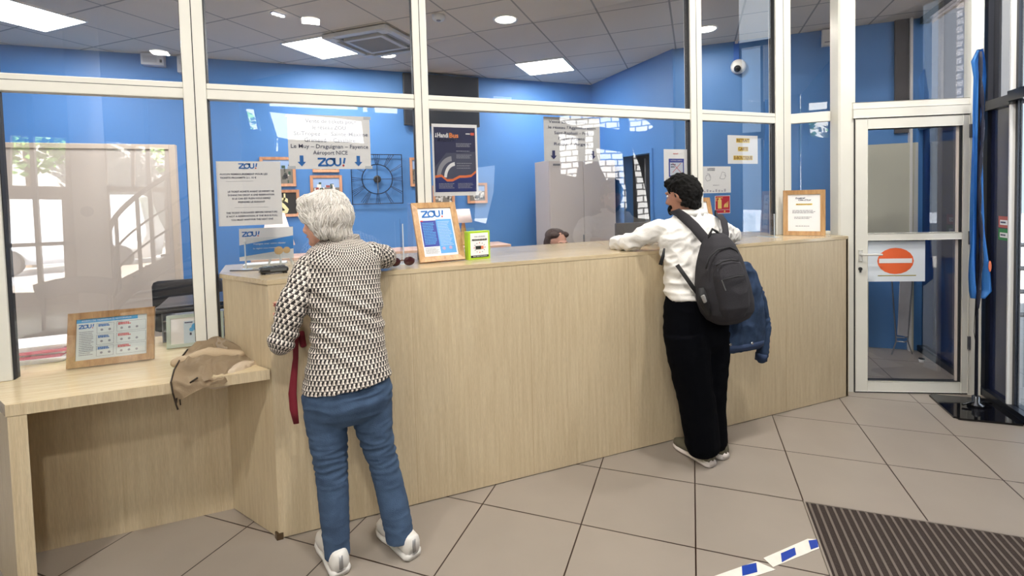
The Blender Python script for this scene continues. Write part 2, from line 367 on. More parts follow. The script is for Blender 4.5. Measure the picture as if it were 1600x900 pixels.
# ================================================================== THE SETTING
H = 3.2
bm = B(); prism(bm, [(-6, -14), (14, -14), (14, 6), (-6, 6)], -.12, 0); struct('floor', bm, FLOOR_M)
HL = 3.9
bm = B(); prism(bm, [(-4.2, .36), (4.0, .36), (4.0, .1), (5.2, -.32), (5.95, .55), (5.95, 4.0), (-4.2, 4.0)], H, H + .15); struct('ceiling', bm, CEIL_M)
bm = B(); prism(bm, [(-5.7, -7.4), (-1.2, -7.4), (5.35, .05), (5.35, .6), (-5.7, .6)], HL, HL + .15); struct('ceiling_lobby', bm, mat('lobby_ceiling', (226, 226, 224), .8))
bm = B(); box(bm, -4.15, 4.08, 3.70, 3.85, 0, H); struct('wall_back', bm, BLUE)
bm = B(); box(bm, -4.15, -4.0, .42, 3.7, 0, H); struct('wall_left', bm, BLUE)
LOBW = mat('lobby_plaster', (216, 214, 208), .8)
bm = B(); box(bm, -5.65, -5.5, -7.3, .42, 0, HL); box(bm, -5.5, -4.0, .40, .5, 0, HL); box(bm, -4.0, 3.9, .36, .42, H, HL + .1); struct('wall_lobby', bm, LOBW)
bm = B(); prism(bm, [(3.78, .42), (4.03, .12), (5.3, -.5), (5.34, -.4), (4.1, .2), (3.9, .42)], H, HL + .1); struct('wall_bulkhead', bm, LOBW)
# right office wall with a doorway, then the oblique wall
bm = B(); box(bm, 3.93, 4.06, 2.90, 3.7, 0, H); box(bm, 3.93, 4.06, 1.93, 2.35, 0, H); box(bm, 3.93, 4.06, 2.35, 2.90, 2.09, H); struct('wall_right', bm, BLUE)
OD = Vector((.743, -.669, 0)).normalized(); ON_ = Vector((.669, .743, 0)).normalized()
bm = B(); prism(bm, [(3.95, 1.94), (5.68, .385), (5.80, .50), (4.06, 2.08)], 0, H); struct('wall_oblique', bm, BLUE)
# doorway: dark room beyond
t = B(); box(t, 3.915, 3.945, 2.30, 2.35, 0, 2.14); box(t, 3.915, 3.945, 2.90, 2.95, 0, 2.14); box(t, 3.915, 3.945, 2.35, 2.90, 2.09, 2.14); struct('trim_1', t, BLUE)
bm = B(); box(bm, 4.10, 5.2, 2.2, 3.2, 0, .02); struct('floor_corridor', bm, mat('corridor', (70, 70, 72), .8))
bm = B(); box(bm, 5.1, 5.2, 2.1, 3.3, 0, 2.4); box(bm, 4.06, 5.2, 3.2, 3.3, 0, 2.4); box(bm, 4.06, 5.2, 2.02, 2.1, 0, 2.4); box(bm, 4.06, 5.2, 2.02, 3.3, 2.4, 2.5); struct('wall_corridor', bm, mat('corridor_wall', (112, 112, 112), .8))
bm = B(); obox(bm, (4.06, 2.62, 0.0), (.7, -.10, 0), (.01, .04, 0), (0, 0, 2.05)); dd = struct('door_2', bm, mat('grey_door', (96, 98, 100), .5))

# glazed partition: posts and rails (white lacquered aluminium)
GY = .385
def post(n, x0, x1, z0=0.0, y0=GY - .03, y1=GY + .04):
    bm = B(); box(bm, x0, x1, y0, y1, z0, H, bev=.004); xm = (x0 + x1) / 2
    o = struct('trim_%d' % n, bm, ALU)
    g = B(); box(g, xm - .002, xm + .002, y0 - .0008, y0 + .002, z0, H); box(g, x0 - .004, x0 + .0005, y0 + .012, y1 - .012, z0, H); box(g, x1 - .0005, x1 + .004, y0 + .012, y1 - .012, z0, H)
    mk('gasket', g, DARKM, o); return o
post(2, -1.185, -1.09, .818); post(3, -.372, -.272, .818); post(4, .775, .857, 1.236); post(5, 2.79, 2.895, 1.236)
post(6, 3.635, 3.80, 1.236)
def rail(n, x0, x1):
    bm = B(); box(bm, x0, x1, GY - .022, GY + .032, 2.128, 2.208, bev=.004); o = struct('trim_%d' % n, bm, ALU)
    g = B(); box(g, x0, x1, GY - .0228, GY - .02, 2.178, 2.1805); mk('groove', g, DARKM, o)
for i, (a, b_) in enumerate(((-3.99, -1.185), (-1.09, -.372), (-.272, .775), (.857, 2.79), (2.895, 3.635))): rail(7 + i, a, b_)
def bay(n, x0, x1, z0):
    w = thing('window_%d' % n, 'x', 'x', ((x0 + x1) / 2, GY, z0)); del w['label']; del w['category']; w['kind'] = 'structure'
    for a, b_ in ((z0, 2.128), (2.208, H)):
        bm = B(); box(bm, x0, x1, GY - .004, GY + .004, a, b_); mk('pane', bm, GLASS, w)
    return w
bay(1, -3.99, -1.185, .818); bay(2, -1.09, -.372, .818); bay(3, -.272, .775, 1.236); bay(4, .857, 2.79, 1.236); bay(5, 2.895, 3.635, 1.236)
# small angled pane between the last post and the door post
SA, SB = Vector((3.80, .385, 0)), Vector((4.016, .186, 0)); sdv = (SB - SA).normalized(); sn = Vector((-sdv.y, sdv.x, 0))
w6 = bpy.data.objects.new('window_6', None); C.objects.link(w6); w6.location = (SA + SB) / 2; w6['kind'] = 'structure'
for a, b_ in ((1.262, 2.13), (2.208, H)):
    bm = B(); obox(bm, SA - sn * .004 + Vector((0, 0, a)), SB - SA, sn * .008, (0, 0, b_ - a)); mk('pane', bm, GLASS, w6)
bm = B()
for a, b_ in ((1.236, 1.262), (2.13, 2.208)): obox(bm, SA - sn * .022 + Vector((0, 0, a)), SB - SA, sn * .05, (0, 0, b_ - a), .003)
mk('frame', bm, ALU, w6)
# door wall
D0 = Vector((4.081, .054, 0)); DE = Vector((.8845, -.4665, 0)).normalized(); DN = Vector((DE.y, -DE.x, 0))     # DN towards the lobby
def dbox(bm, s0, s1, z0, z1, d0=-.03, d1=.03, bev=.003): return obox(bm, D0 + DE * s0 + DN * d0 + Vector((0, 0, z0)), DE * (s1 - s0), DN * (d1 - d0), (0, 0, z1 - z0), bev)
bm = B(); prism(bm, [(4.016, .186), (3.985, .10), (3.99, .082), (4.083, .035), (4.10, .10), (4.07, .20)], 0, H); struct('trim_12', bm, ALU)
bm = B(); dbox(bm, .805, .89, 0, H); struct('trim_13', bm, ALU)
bm = B(); dbox(bm, -.01, .806, 2.13, 2.20); dbox(bm, -.01, .806, 2.20, 2.25, -.022, .022); dbox(bm, -.01, .806, 3.14, 3.2); struct('trim_14', bm, ALU)
w7 = bpy.data.objects.new('window_7', None); C.objects.link(w7); w7.location = D0; w7['kind'] = 'structure'
bm = B(); dbox(bm, 0.0, .806, 2.25, 3.14, -.004, .004, 0); mk('pane', bm, GLASS, w7)
door = bpy.data.objects.new('door_1', None); C.objects.link(door); door.location = D0; door['kind'] = 'structure'
bm = B(); dbox(bm, .006, .092, .012, 2.122); dbox(bm, .757, .802, .012, 2.122); dbox(bm, .092, .757, .012, .094); dbox(bm, .092, .757, 2.045, 2.122); dbox(bm, .092, .757, 1.19, 1.243)
mk('leaf_frame', bm, ALU, door)
bm = B()
for s0, s1, z0, z1 in ((.0, .006, .01, 2.126), (.8, .806, .01, 2.126), (0, .806, 2.122, 2.127), (.092, .757, .094, .099), (.092, .757, 1.186, 1.191), (.742, .757, .094, 1.19), (.742, .757, 1.243, 2.045), (.092, .757, 2.04, 2.045), (.0, .806, .0, .012)):
    dbox(bm, s0, s1, z0, z1, -.02, .024, 0)
mk('gasket', bm, DARKM, door)
for z0, z1 in ((.094, 1.19), (1.243, 2.045)):
    bm = B(); dbox(bm, .092, .742, z0, z1, -.004, .004, 0); mk('pane', bm, GLASS, door)
bm = B(); dbox(bm, .727, .742, .1, 1.186, -.0, .012, 0); dbox(bm, .727, .742, 1.243, 2.04, 0, .012, 0); mk('glazing_bead', bm, mat('bead', (206, 196, 186), .5), door)
bm = B(); dbox(bm, .026, .052, 1.035, 1.115, .03, .037); q = D0 + DE * .039 + Vector((0, 0, 1.085)); tube(bm, [q + DN * .034, q + DN * .07, q + DN * .078 + DE * .02, q + DN * .078 + DE * .13], .0085, 10); mk('handle', bm, mat('satin_white', (222, 222, 218), .3), door)
bm = B(); q = D0 + DE * .039 + Vector((0, 0, .972)); tube(bm, [q + DN * .028, q + DN * .036], .014, 16); dbox(bm, .033, .045, .945, .972, .028, .036, 0); mk('lock', bm, mat('lock_grey', (110, 112, 112), .3, metal=.8), door)
for z in (.35, 1.15, 1.95):
    bm = B(); q = D0 + DE * .806 + DN * .034 + Vector((0, 0, z)); tube(bm, [q, q + Vector((0, 0, .1))], .01, 10); mk('hinge', bm, mat('hinge', (70, 72, 80), .4), door)

# facade of dark tinted glass running from the side room past the entrance
F0 = Vector((4.9, -.42, 0)); FD = Vector((.66, .75, 0)).normalized(); FN = Vector((-FD.y, FD.x, 0))     # FN points into the lobby (towards -x +y)
def fbox(bm, t0, t1, z0, z1, d0=-.03, d1=.03, bev=0): return obox(bm, F0 + FD * t0 + FN * d0 + Vector((0, 0, z0)), FD * (t1 - t0), FN * (d1 - d0), (0, 0, z1 - z0), bev)
FRM = mat('dark_facade_frame', (26, 30, 40), .3, metal=.3)
bm = B()
for s0, s1 in ((-.02, .03), (-.54, -.515), (1.16, 1.20)): fbox(bm, s0, s1, 0, H, -.04, .035)
fbox(bm, -.335, -.31, 0, H, -.012, .014)
fbox(bm, -.31, 1.2, 2.14, 2.21, -.05, .05); fbox(bm, -.54, -.31, 2.16, 2.23, -.05, .06); fbox(bm, -.9, 1.2, 0, .055, -.05, .05); fbox(bm, -.9, 1.2, H - .06, H, -.04, .04)
struct('trim_15', bm, FRM)
bm = B(); fbox(bm, -.31, -.296, .055, H - .06, -.01, .042); struct('trim_16', bm, mat('bright_strip', (226, 226, 224), .3))
bm = B(); fbox(bm, -.296, -.02, .055, 2.14, -.012, .012); fbox(bm, .03, 1.16, .055, 1.06, -.012, .012); fbox(bm, .03, 1.16, 1.06, 2.14, -.012, .012); struct('wall_facade', bm, TINT)
SMOKE = glass('smoke_glazing', 2.2, (.50, .49, .50))
CLR2 = glass('entrance_glazing', 1.6, (.78, .82, .86))
wf = bpy.data.objects.new('window_8', None); C.objects.link(wf); wf.location = F0; wf['kind'] = 'structure'
bm = B(); fbox(bm, -.296, -.02, 2.21, H - .06, -.004, .004); fbox(bm, .03, 1.16, 2.21, H - .06, -.004, .004); mk('pane', bm, SMOKE, wf)
bm = B(); fbox(bm, -.515, -.335, .055, 2.16, -.004, .004); mk('pane', bm, CLR2, wf)
bm = B(); fbox(bm, -.515, -.335, 2.23, H - .06, -.004, .004); mk('pane', bm, CLR2, wf)

def mirror_f(u, v):      # where the ray through (u, v), mirrored in the partition glass, meets the facade plane
    p0 = Vector((F0.x, 2 * GY - F0.y, 0)); dr = Vector((FD.x, -FD.y, 0)); n = Vector((-dr.y, dr.x, 0)); d = ray(u, v)
    t = (p0 - Vector((CAM.x, CAM.y, 0))).dot(n) / d.dot(n); q = CAM + d * t; return ((Vector((q.x, q.y, 0)) - p0).dot(dr), q.z)
def mirror_y(u, v, y):
    q = Y(u, v, 2 * GY - y); return (q.x, q.z)
# plates with openings: 2D curve filled with holes, then turned into a mesh
def holed(name, outer, holes, to_world, th, m):
    cu = bpy.data.curves.new('t', 'CURVE'); cu.dimensions = '2D'; cu.fill_mode = 'BOTH'; cu.extrude = th / 2
    for L in [outer] + holes:
        sp = cu.splines.new('POLY'); sp.points.add(len(L) - 1); sp.use_cyclic_u = True
        for p_, q in zip(sp.points, L): p_.co = (q[0], q[1], 0, 1)
    o = bpy.data.objects.new('t', cu); C.objects.link(o); dg = bpy.context.evaluated_depsgraph_get(); me = bpy.data.meshes.new_from_object(o.evaluated_get(dg)); bpy.data.objects.remove(o)
    me.transform(to_world); me.materials.clear(); me.materials.append(m); me.name = name; o = bpy.data.objects.new(name, me); C.objects.link(o); return o
MF = Matrix(((FD.x, 0, FN.x, F0.x), (FD.y, 0, FN.y, F0.y), (0, 1, 0, 0), (0, 0, 0, 1)))
def pf(L): return [mirror_f(*q) for q in L]
brick_holes = [[(872, 177), (967, 181), (968, 203), (936, 198), (912, 201), (874, 190)], [(981, 181), (1001, 184), (1012, 190), (1021, 199), (1006, 206), (983, 205)],
               [(872, 208), (903, 214), (904, 262), (900, 277), (875, 272)], [(914, 204), (928, 205), (926, 255), (913, 257)],
               [(930, 232), (972, 238), (978, 300), (980, 330), (976, 346), (962, 336), (950, 330), (951, 300), (948, 284), (936, 260)],
               [(987, 228), (1000, 262), (1009, 300), (1015, 345), (996, 346), (993, 290)]]
tree_holes = [[(383, 170), (398, 171), (404, 202), (391, 203)], [(400, 172), (403, 174), (410, 206), (406, 205)], [(420, 152), (560, 160), (560, 172), (420, 166)], [(565, 158), (622, 162), (622, 178), (566, 175)],
              [(420, 175), (450, 178), (520, 184), (566, 190), (570, 224), (452, 218), (432, 214)], [(431, 216), (436, 216), (436, 237), (430, 236)],
              [(744, 262), (774, 258), (772, 300), (760, 350), (740, 345)], [(770, 150), (800, 152), (800, 162), (768, 160)]]
bigp = [[(-.95, .1), (-1.25, .1), (-1.25, 2.05), (-.95, 2.05)]]
holes = [pf(h) for h in brick_holes] + [pf(h) for h in tree_holes]
DKW = mat('lobby_dark_cladding', (70, 74, 84), .6)
fp = holed('wall_entrance', [(-.541, 0), (-.541, HL), (-9.2, HL), (-9.2, 0)], [h for h in holes], MF, .04, DKW); fp['kind'] = 'structure'  # unseen plate; openings shaped to the bright patches mirrored in the glass
# rear glazed wall behind the photographer, seen mirrored in the left panes
YR = -7.2
MR = Matrix(((1, 0, 0, 0), (0, 0, 1, YR), (0, 1, 0, 0), (0, 0, 0, 1)))
def pr(L): return [mirror_y(u, v, YR) for u, v in L]
def clampz(L): return [(a, max(.06, min(HL - .08, b_))) for a, b_ in L]
rear_holes = [clampz(pr(h)) for h in ([(18, 212), (104, 216), (104, 292), (18, 290)], [(14, 311), (98, 312), (104, 455), (18, 458)], [(166, 220), (206, 226), (206, 292), (168, 290)], [(211, 228), (258, 232), (258, 292), (211, 292)],
              [(170, 300), (258, 300), (260, 400), (180, 440)], [(122, 370), (134, 372), (136, 460), (128, 440)])]
rw = holed('wall_rear', [(-5.5, 0), (-5.5, HL), (-1.15, HL), (-1.15, 0)], rear_holes, MR, .06, mat('rear_wall_beige', (170, 160, 150), .7)); rw['kind'] = 'structure'
# outdoors
bm = B(); prism(bm, [(-30, -40), (40, -40), (40, 20), (-30, 20)], -.20, -.14); struct('ground', bm, mat('pavement', (190, 190, 194), .45, var=.25, vscale=.7, bump=.3, bscale=3))
bm = B(); box(bm, -16, 4, -18.3, -18, -.14, 9); struct('wall_backdrop_rear', bm, mat('white_render', (150, 150, 148), .9, var=.15, vscale=2))  # added sunlit wall, gives the mirrored rear openings a bright background
bm = B(); box(bm, 6.0, 8.0, .5, 5, 3.9, 4.1); struct('added_canopy', bm, mat('added_canopy', (150, 150, 150), .8))  # added roof out of view, keeps direct sun off the pavement at right
# white brick garden wall outside the facade
def brick_mat():
    m = bpy.data.materials.new('white_brick'); m.use_nodes = True; N, L = nt(m); b = N['Principled BSDF']
    tc = N.new('ShaderNodeTexCoord'); mp = N.new('ShaderNodeMapping'); mp.inputs['Rotation'].default_value = (0, 0, 0)
    sp = N.new('ShaderNodeSeparateXYZ'); L.new(tc.outputs['Object'], sp.inputs[0]); cb = N.new('ShaderNodeCombineXYZ'); L.new(sp.outputs[0], cb.inputs[0]); L.new(sp.outputs[2], cb.inputs[1])
    nz = N.new('ShaderNodeTexNoise'); nz.inputs['Scale'].default_value = 1.6; L.new(cb.outputs[0], nz.inputs[0])
    ad = N.new('ShaderNodeVectorMath'); ad.operation = 'MULTIPLY_ADD'; ad.inputs[1].default_value = (.12, .12, 0); L.new(nz.outputs['Color'], ad.inputs[0]); L.new(cb.outputs[0], ad.inputs[2])
    bt = N.new('ShaderNodeTexBrick'); bt.inputs['Scale'].default_value = 1; bt.inputs['Brick Width'].default_value = .30; bt.inputs['Row Height'].default_value = .15; bt.inputs['Mortar Size'].default_value = .017; bt.inputs['Mortar Smooth'].default_value = .0
    bt.inputs['Color1'].default_value = lin((245, 245, 245)); bt.inputs['Color2'].default_value = lin((225, 228, 232)); bt.inputs['Mortar'].default_value = lin((30, 30, 32))
    L.new(ad.outputs[0], bt.inputs[0]); L.new(bt.outputs[0], b.inputs['Base Color']); b.inputs['Roughness'].default_value = .9; return m
me = bpy.data.meshes.new('wall_garden'); bm = B(); box(bm, -5.3, -2.2, -.1, .1, -.2, 7.0); bm.to_mesh(me); bm.free(); me.materials.append(brick_mat())
gw = bpy.data.objects.new('wall_garden', me); C.objects.link(gw); gw.matrix_world = Matrix(((FD.x, FN.x, 0, F0.x - FN.x * 6), (FD.y, FN.y, 0, F0.y - FN.y * 6), (0, 0, 1, 0), (0, 0, 0, 1))); gw['kind'] = 'structure'
bm = B(); box(bm, -20, -8.3, -.1, .1, -.2, 7.0); g2w = mk('wall_backdrop_far', bm, mat('backdrop_render', (136, 138, 142), .9, var=.25, vscale=1.2)); g2w.matrix_world = gw.matrix_world.copy(); g2w['kind'] = 'structure'  # added wall, its sunlit face brightens the mirrored upper openings

# ================================================================== RECEPTION COUNTER AND DESK
ctr = thing('reception_counter', 'long oak veneer reception counter in front of the blue glazed office', 'counter', (1.9, .2, 0))
TOPZ = 1.236
bm = B(); box(bm, 0, 3.95, 0, .028, .004, TOPZ - .022, bev=.002); mk('front_panel', bm, VENEER, ctr)
bm = B(); prism(bm, [(0.004, .0), (-.242, .357), (-.222, .366), (.03, .028)], .004, TOPZ - .022); mk('end_panel', bm, VENEER, ctr)
bm = B(); pts = [(-.002, -.002), (3.952, -.002), (3.98, .08), (3.99, .20), (3.79, .395), (3.79, .80), (-.30, .80), (-.262, .385), (-.244, .355)]
prism(bm, pts, TOPZ - .022, TOPZ); bmesh.ops.bevel(bm, geom=[e for e in bm.edges if all(v.co.z > TOPZ - .001 for v in e.verts)], offset=.003, segments=2, affect='EDGES'); mk('countertop', bm, VENEER_T, ctr)
bm = B(); box(bm, -.23, 3.75, .43, .45, .004, TOPZ - .024); mk('rear_panel', bm, VENEER, ctr)
bm = B(); prism(bm, [(3.93, .0), (3.955, .0), (3.985, .08), (3.965, .085)], .004, TOPZ - .022); mk('side_panel', bm, VENEER, ctr)
bm = B(); prism(bm, [(-.008, -.006), (.02, -.006), (.02, .0), (.003, .0), (-.012, .024), (-.018, .02)], 0, .03); mk('corner_bracket', bm, mat('bronze', (96, 78, 58), .4, metal=.6), ctr)
for x in (.66, 1.32, 1.98, 2.64, 3.3):
    bm = B(); box(bm, x - .0007, x + .0007, -.0006, .001, .01, TOPZ - .024)
    mk('panel_joint', bm, mat('joint', (176, 150, 112), .6), ctr)

DZ = .818; sh = Vector((-.242, .357, 0)) / .357
def sx(x, y): return (x + sh.x * y, y)
dsk = thing('side_desk', 'low oak veneer desk with open knee space left of the counter', 'desk', (-.6, .15, 0))
bm = B(); prism(bm, [(-.950, 0), (-.006, 0), sx(-.006, .355), (-.252, .95), (-1.6, .95), sx(-.950, .95)], DZ - .048, DZ); mk('desktop', bm, VENEER_T, dsk)
bm = B(); prism(bm, [(-.947, 0.001), (-.886, .001), sx(-.886, .355), sx(-.947, .355)], .0, DZ - .049); mk('leg_panel', bm, VENEER, dsk)
bm = B(); box(bm, -1.122, -.230, .357, .375, .0, DZ - .049); mk('back_panel', bm, VENEER, dsk)
fb = B(); box(fb, -.951, -.0065, -.0008, 0.001, DZ - .0475, DZ - .001); mk('edge_band', fb, VENEER, dsk)

# ================================================================== SIGNS ON THE GLASS (behind the panes)
def sheet_px(name, label, cat, tl, br, y=.395, pm=None):
    a, b_ = Y(*tl, y), Y(*br, y); w, h = b_.x - a.x, a.z - b_.z; o = Vector((a.x, y, b_.z))
    th_ = thing(name, label, cat, (a.x + w / 2, y, b_.z)); return th_, Sheet(o, (1, 0, 0), (0, 0, 1), w, h)
# tickets sign
t_, s = sheet_px('paper_sign', 'white paper sign listing ticket destinations above the grey-haired woman, with two blue arrows', 'sign', (448, 178), (580, 264))
w, h = s.w, s.h
for i, (x, tx, f) in enumerate(((.52, 'Vente de tickets pour', .62), (.51, 'le réseau ZOU :', .44), (.52, 'St-Tropez  –  Sainte-Maxime', .9), (.5, 'Grimaud – Cavalaire', .62), (.5, 'Le Muy – Draguignan – Fayence', .94), (.5, 'Aéroport NICE', .42))):
    s.t(w * x, h * (.885 - i * .1165), .031, tx, PK, .0001, fit=w * f)
s.arrow(w * .15, h * .05, w * .1, h * .2); s.arrow(w * .84, h * .05, w * .1, h * .2); s.z(w * .34, h * .05, h * .16); s.build(t_)
for x, z in ((.03, .97), (.97, .97), (.03, .03), (.97, .03)):
    bm = B(); obox(bm, s.o + s.ex * (w * x - .02) + s.ez * (h * z - .008) + s.n * .0012, s.ex * .04, s.ez * .016, s.n * .0003)
    mk('tape', bm, mat('clear_tape', (206, 212, 218), .2), t_)
# left notice
t_, s = sheet_px('paper_notice', 'white bilingual ticket refund notice with a small blue logo, leftmost sheet on the glass', 'notice', (337, 252), (442, 350)); w, h = s.w, s.h
s.z(w * .34, h * .885, h * .085)
for i, (y, tx, f, x) in enumerate(((.80, 'AUCUN REMBOURSEMENT POUR LES', .74, .42), (.745, 'TICKETS PROXIMITE 2.1, 10 €', .56, .33), (.53, 'LE TICKET ACHETE AVANT LE DEPART NE', .72, .52), (.475, 'DONNE PAS DROIT A UNE RESERVATION', .72, .52), (.42, 'SI LE CAR EST PLEIN VOUS DEVEZ', .6, .52), (.365, 'PRENDRE LE SUIVANT', .42, .52), (.2, 'THE TICKET PURCHASED BEFORE DEPARTURE', .8, .52), (.145, 'IS NOT A RESERVATION, IF THE BUS IS FULL', .8, .52), (.09, 'YOU MUST WAIT FOR THE NEXT ONE', .66, .52))):
    s.t(w * x, h * y, .0125, tx, PK, .0002, fit=w * f)
s.r(w * .14, w * .56, h * .69, h * .693, PG, 'rule'); s.r(w * .25, w * .78, h * .28, h * .283, PG, 'rule'); s.build(t_)
# HandiBus poster
t_, s = sheet_px('bus_poster', 'dark blue poster of a wheelchair wheel with white and orange heading and orange wave', 'poster', (674, 193), (748, 305)); w, h = s.w, s.h
s.r(w * .04, w * .955, h * .055, h * .955, mat('poster_navy', (30, 34, 74), .5), 'picture')
s.p([(w * .04, h * .27), (w * .25, h * .25), (w * .42, h * .22), (w * .6, h * .28), (w * .955, h * .30), (w * .955, h * .62), (w * .6, h * .6), (w * .3, h * .6), (w * .04, h * .4)], mat('poster_grey', (70, 74, 96), .5), 'picture', 1.3)
wave = [(.04, .285), (.18, .30), (.30, .235), (.42, .235), (.58, .285), (.72, .285), (.84, .295), (.955, .355)]
s.p([(w * a, h * b_) for a, b_ in wave] + [(w * a, h * (b_ - .035)) for a, b_ in wave[::-1]], mat('wave_orange', (226, 116, 60), .5), 'wave', 2)
s.p([(w * .04, h * .255)] + [(w * a, h * (b_ - .03)) for a, b_ in wave] + [(w * .955, h * .055), (w * .04, h * .055)], mat('poster_blue', (26, 42, 110), .5), 'wave', 1.7)
for cx_, rx_, wd, mm in ((.44, .36, .085, mat('wheel_grey', (150, 150, 158), .5)), (.50, .26, .06, PW)):
    for i in range(12):
        a0, a1 = math.radians(95 + i * 7), math.radians(95 + (i + 1) * 7)
        s.p([(w * (cx_ + rx_ * math.cos(a) * 1.0), h * (.255 + .30 * rx_ / .36 * math.sin(a))) for a in (a0, a1)] + [(w * (cx_ + (rx_ - wd) * math.cos(a)), h * (.255 + .30 * (rx_ - wd) / .36 * math.sin(a))) for a in (a1, a0)], mm, 'wheel', 1.6)
s.t(w * .11, h * .84, .038, 'Handi', PW, .001, 'LEFT', lvl=2, fit=w * .24); s.t(w * .37, h * .84, .04, 'Bus', PO, .001, 'LEFT', fit=w * .2)
s.e((w * .085, h * .825), w * .02, PW, 'wheelchair_symbol', 2); s.r(w * .078, w * .092, h * .83, h * .87, PW, 'wheelchair_symbol', 2)
s.r(w * .85, w * .93, h * .85, h * .885, mat('badge', (230, 96, 70), .5), 'badge', 2); s.r(w * .74, w * .84, h * .862, h * .875, PW, 'small_print', 2)
s.lines(w * .12, w * .55, h * .755, h * .8, 2, PW, th=h * .006)
for a, b_ in ((.69, .73), (.615, .635), (.53, .57), (.38, .46)): s.lines(w * .52, w * .88, h * (a - .01), h * (b_ + .01), 3 if b_ - a > .03 else 1, PG, lvl=2, th=h * .005)
s.lines(w * .12, w * .46, h * .1, h * .18, 4, PG, lvl=2); s.lines(w * .54, w * .9, h * .1, h * .18, 4, PG, lvl=2); s.build(t_)
# season pass sign
t_, s = sheet_px('paper_sign', 'pale sign about season passes with two dark blue arrows, taped above the grey cabinet', 'sign', (849, 182), (938, 252), pm=None); w, h = s.w, s.h
for i, (x, tx, f) in enumerate(((.42, 'Vente abonnements', .66), (.5, "le réseau l'Agglomération", .84), (.52, 'Saint-Raphaël – Fréjus', .68), (.48, 'Puget/Argens', .46), (.5, 'Roqu. / Argens', .66))):
    s.t(w * x, h * (.89 - i * .125), .027, tx, PK, .0001, fit=w * f)
s.arrow(w * .16, h * .04, w * .11, h * .2, PD); s.arrow(w * .86, h * .04, w * .11, h * .2, PD); s.build(t_, pm=mat('grey_paper', (214, 214, 214), .7))
# no-sale notice behind the man's head
t_, s = sheet_px('paper_notice', 'white notice with a blue panel crossed out in red, behind the dark-haired man', 'notice', (1037, 233), (1074, 282)); w, h = s.w, s.h
s.t(w * .5, h * .86, .012, 'zou!', PR, .0004, fit=w * .22); s.r(w * .2, w * .86, h * .12, h * .7, mat('panel_blue', (44, 60, 150), .5), 'printed_block'); s.r(w * .25, w * .81, h * .17, h * .58, mat('panel_pale', (206, 214, 226), .6), 'printed_block', 1.5)
for a, b_ in (((.36, .56), (.72, .26)), ((.72, .56), (.36, .26))):
    d = Vector((b_[0] - a[0], (b_[1] - a[1]) * 1.2)); d.normalize(); k = .012
    s.p([(w * a[0] - d.y * .002, h * a[1] + d.x * .002), (w * a[0] + d.y * .002, h * a[1] - d.x * .002), (w * b_[0] + d.y * .002, h * b_[1] - d.x * .002), (w * b_[0] - d.y * .002, h * b_[1] + d.x * .002)], PR, 'red_cross', 2)
s.t(w * .53, h * .64, .011, 'VOTRE CARTE', PW, 0, fit=w * .5); s.lines(w * .28, w * .5, h * .4, h * .55, 2, PK, lvl=2); s.lines(w * .1, w * .4, h * .02, h * .09, 2, PG); s.build(t_)
# retrait carte
t_, s = sheet_px('paper_sign', 'white sign reading RETRAIT CARTE E-BOUTIQUE on yellow highlights', 'sign', (1137, 211), (1184, 256)); w, h = s.w, s.h
for y, tx, f in ((.82, 'RETRAIT', .42), (.52, 'CARTE', .32), (.21, 'E-BOUTIQUE', .6)):
    s.r(w * (.5 - f * .54), w * (.5 + f * .54), h * (y - .08), h * (y + .08), PY, 'highlight', 1); s.t(w * .5, h * y, .034, tx, PT, .0012, fit=w * f)
s.build(t_)
# sketch map sheet
t_, s = sheet_px('paper_notice', 'crumpled white sheet with two small ink drawings, beside the fire extinguisher sign', 'notice', (1096, 260), (1142, 301)); w, h = s.w, s.h
s.t(w * .32, h * .92, .012, 'LIGNES', PK, .0002, fit=w * .25); s.t(w * .32, h * .86, .012, 'SCOLAIRES', PK, .0002, fit=w * .25); s.t(w * .48, h * .29, .01, 'MERCI', PK, 0, fit=w * .2)
def squig(s, c, r, k, sd):
    rn = random.Random(sd); P = [(c[0] + r * math.cos(a * .9) * (.5 + rn.random() * .6), c[1] + r * math.sin(a * .9) * (.5 + rn.random() * .6)) for a in range(k)]
    for a, b_ in zip(P, P[1:]):
        d = Vector((b_[0] - a[0], b_[1] - a[1])); d = d.normalized() * .0009; s.p([(a[0] - d.y, a[1] + d.x), (a[0] + d.y, a[1] - d.x), (b_[0] + d.y, b_[1] - d.x), (b_[0] - d.y, b_[1] + d.x)], PK, 'ink_drawing', 2)
squig(s, (w * .2, h * .58), w * .12, 10, 3); squig(s, (w * .72, h * .62), w * .12, 9, 5)
for i in range(8): s.r(w * (.06 + i * .1), w * (.12 + i * .1), h * .04, h * (.08 + .08 * ((i * 37 % 10) / 10)), mat('faint', (196, 190, 200), .7), 'small_print')
s.build(t_)
# fire extinguisher sign
t_, s = sheet_px('fire_sign', 'red fire extinguisher sign with a white extinguisher and flame', 'sign', (1117, 306), (1141, 333)); w, h = s.w, s.h
s.r(w * .03, w * .97, h * .03, h * .97, mat('sign_red', (190, 24, 48), .45), 'red_field')
s.r(w * .18, w * .42, h * .28, h * .78, PY, 'extinguisher', 2); s.r(w * .24, w * .36, h * .78, h * .86, PY, 'extinguisher', 2); s.r(w * .06, w * .5, h * .86, h * .9, PY, 'extinguisher', 2); s.r(w * .06, w * .1, h * .7, h * .88, PY, 'extinguisher', 2)
for i in range(3): s.p([(w * (.56 + .1 * i), h * .34), (w * (.64 + .1 * i), h * .34), (w * (.72 + .08 * i), h * (.6 + .07 * i)), (w * (.6 + .1 * i), h * .5)], PY, 'flame', 2)
s.r(w * .05, w * .95, h * .2, h * .215, PW, 'rule', 2); s.e((w * .62, h * .12), w * .05, PY, 'extinguisher', 2); s.build(t_)
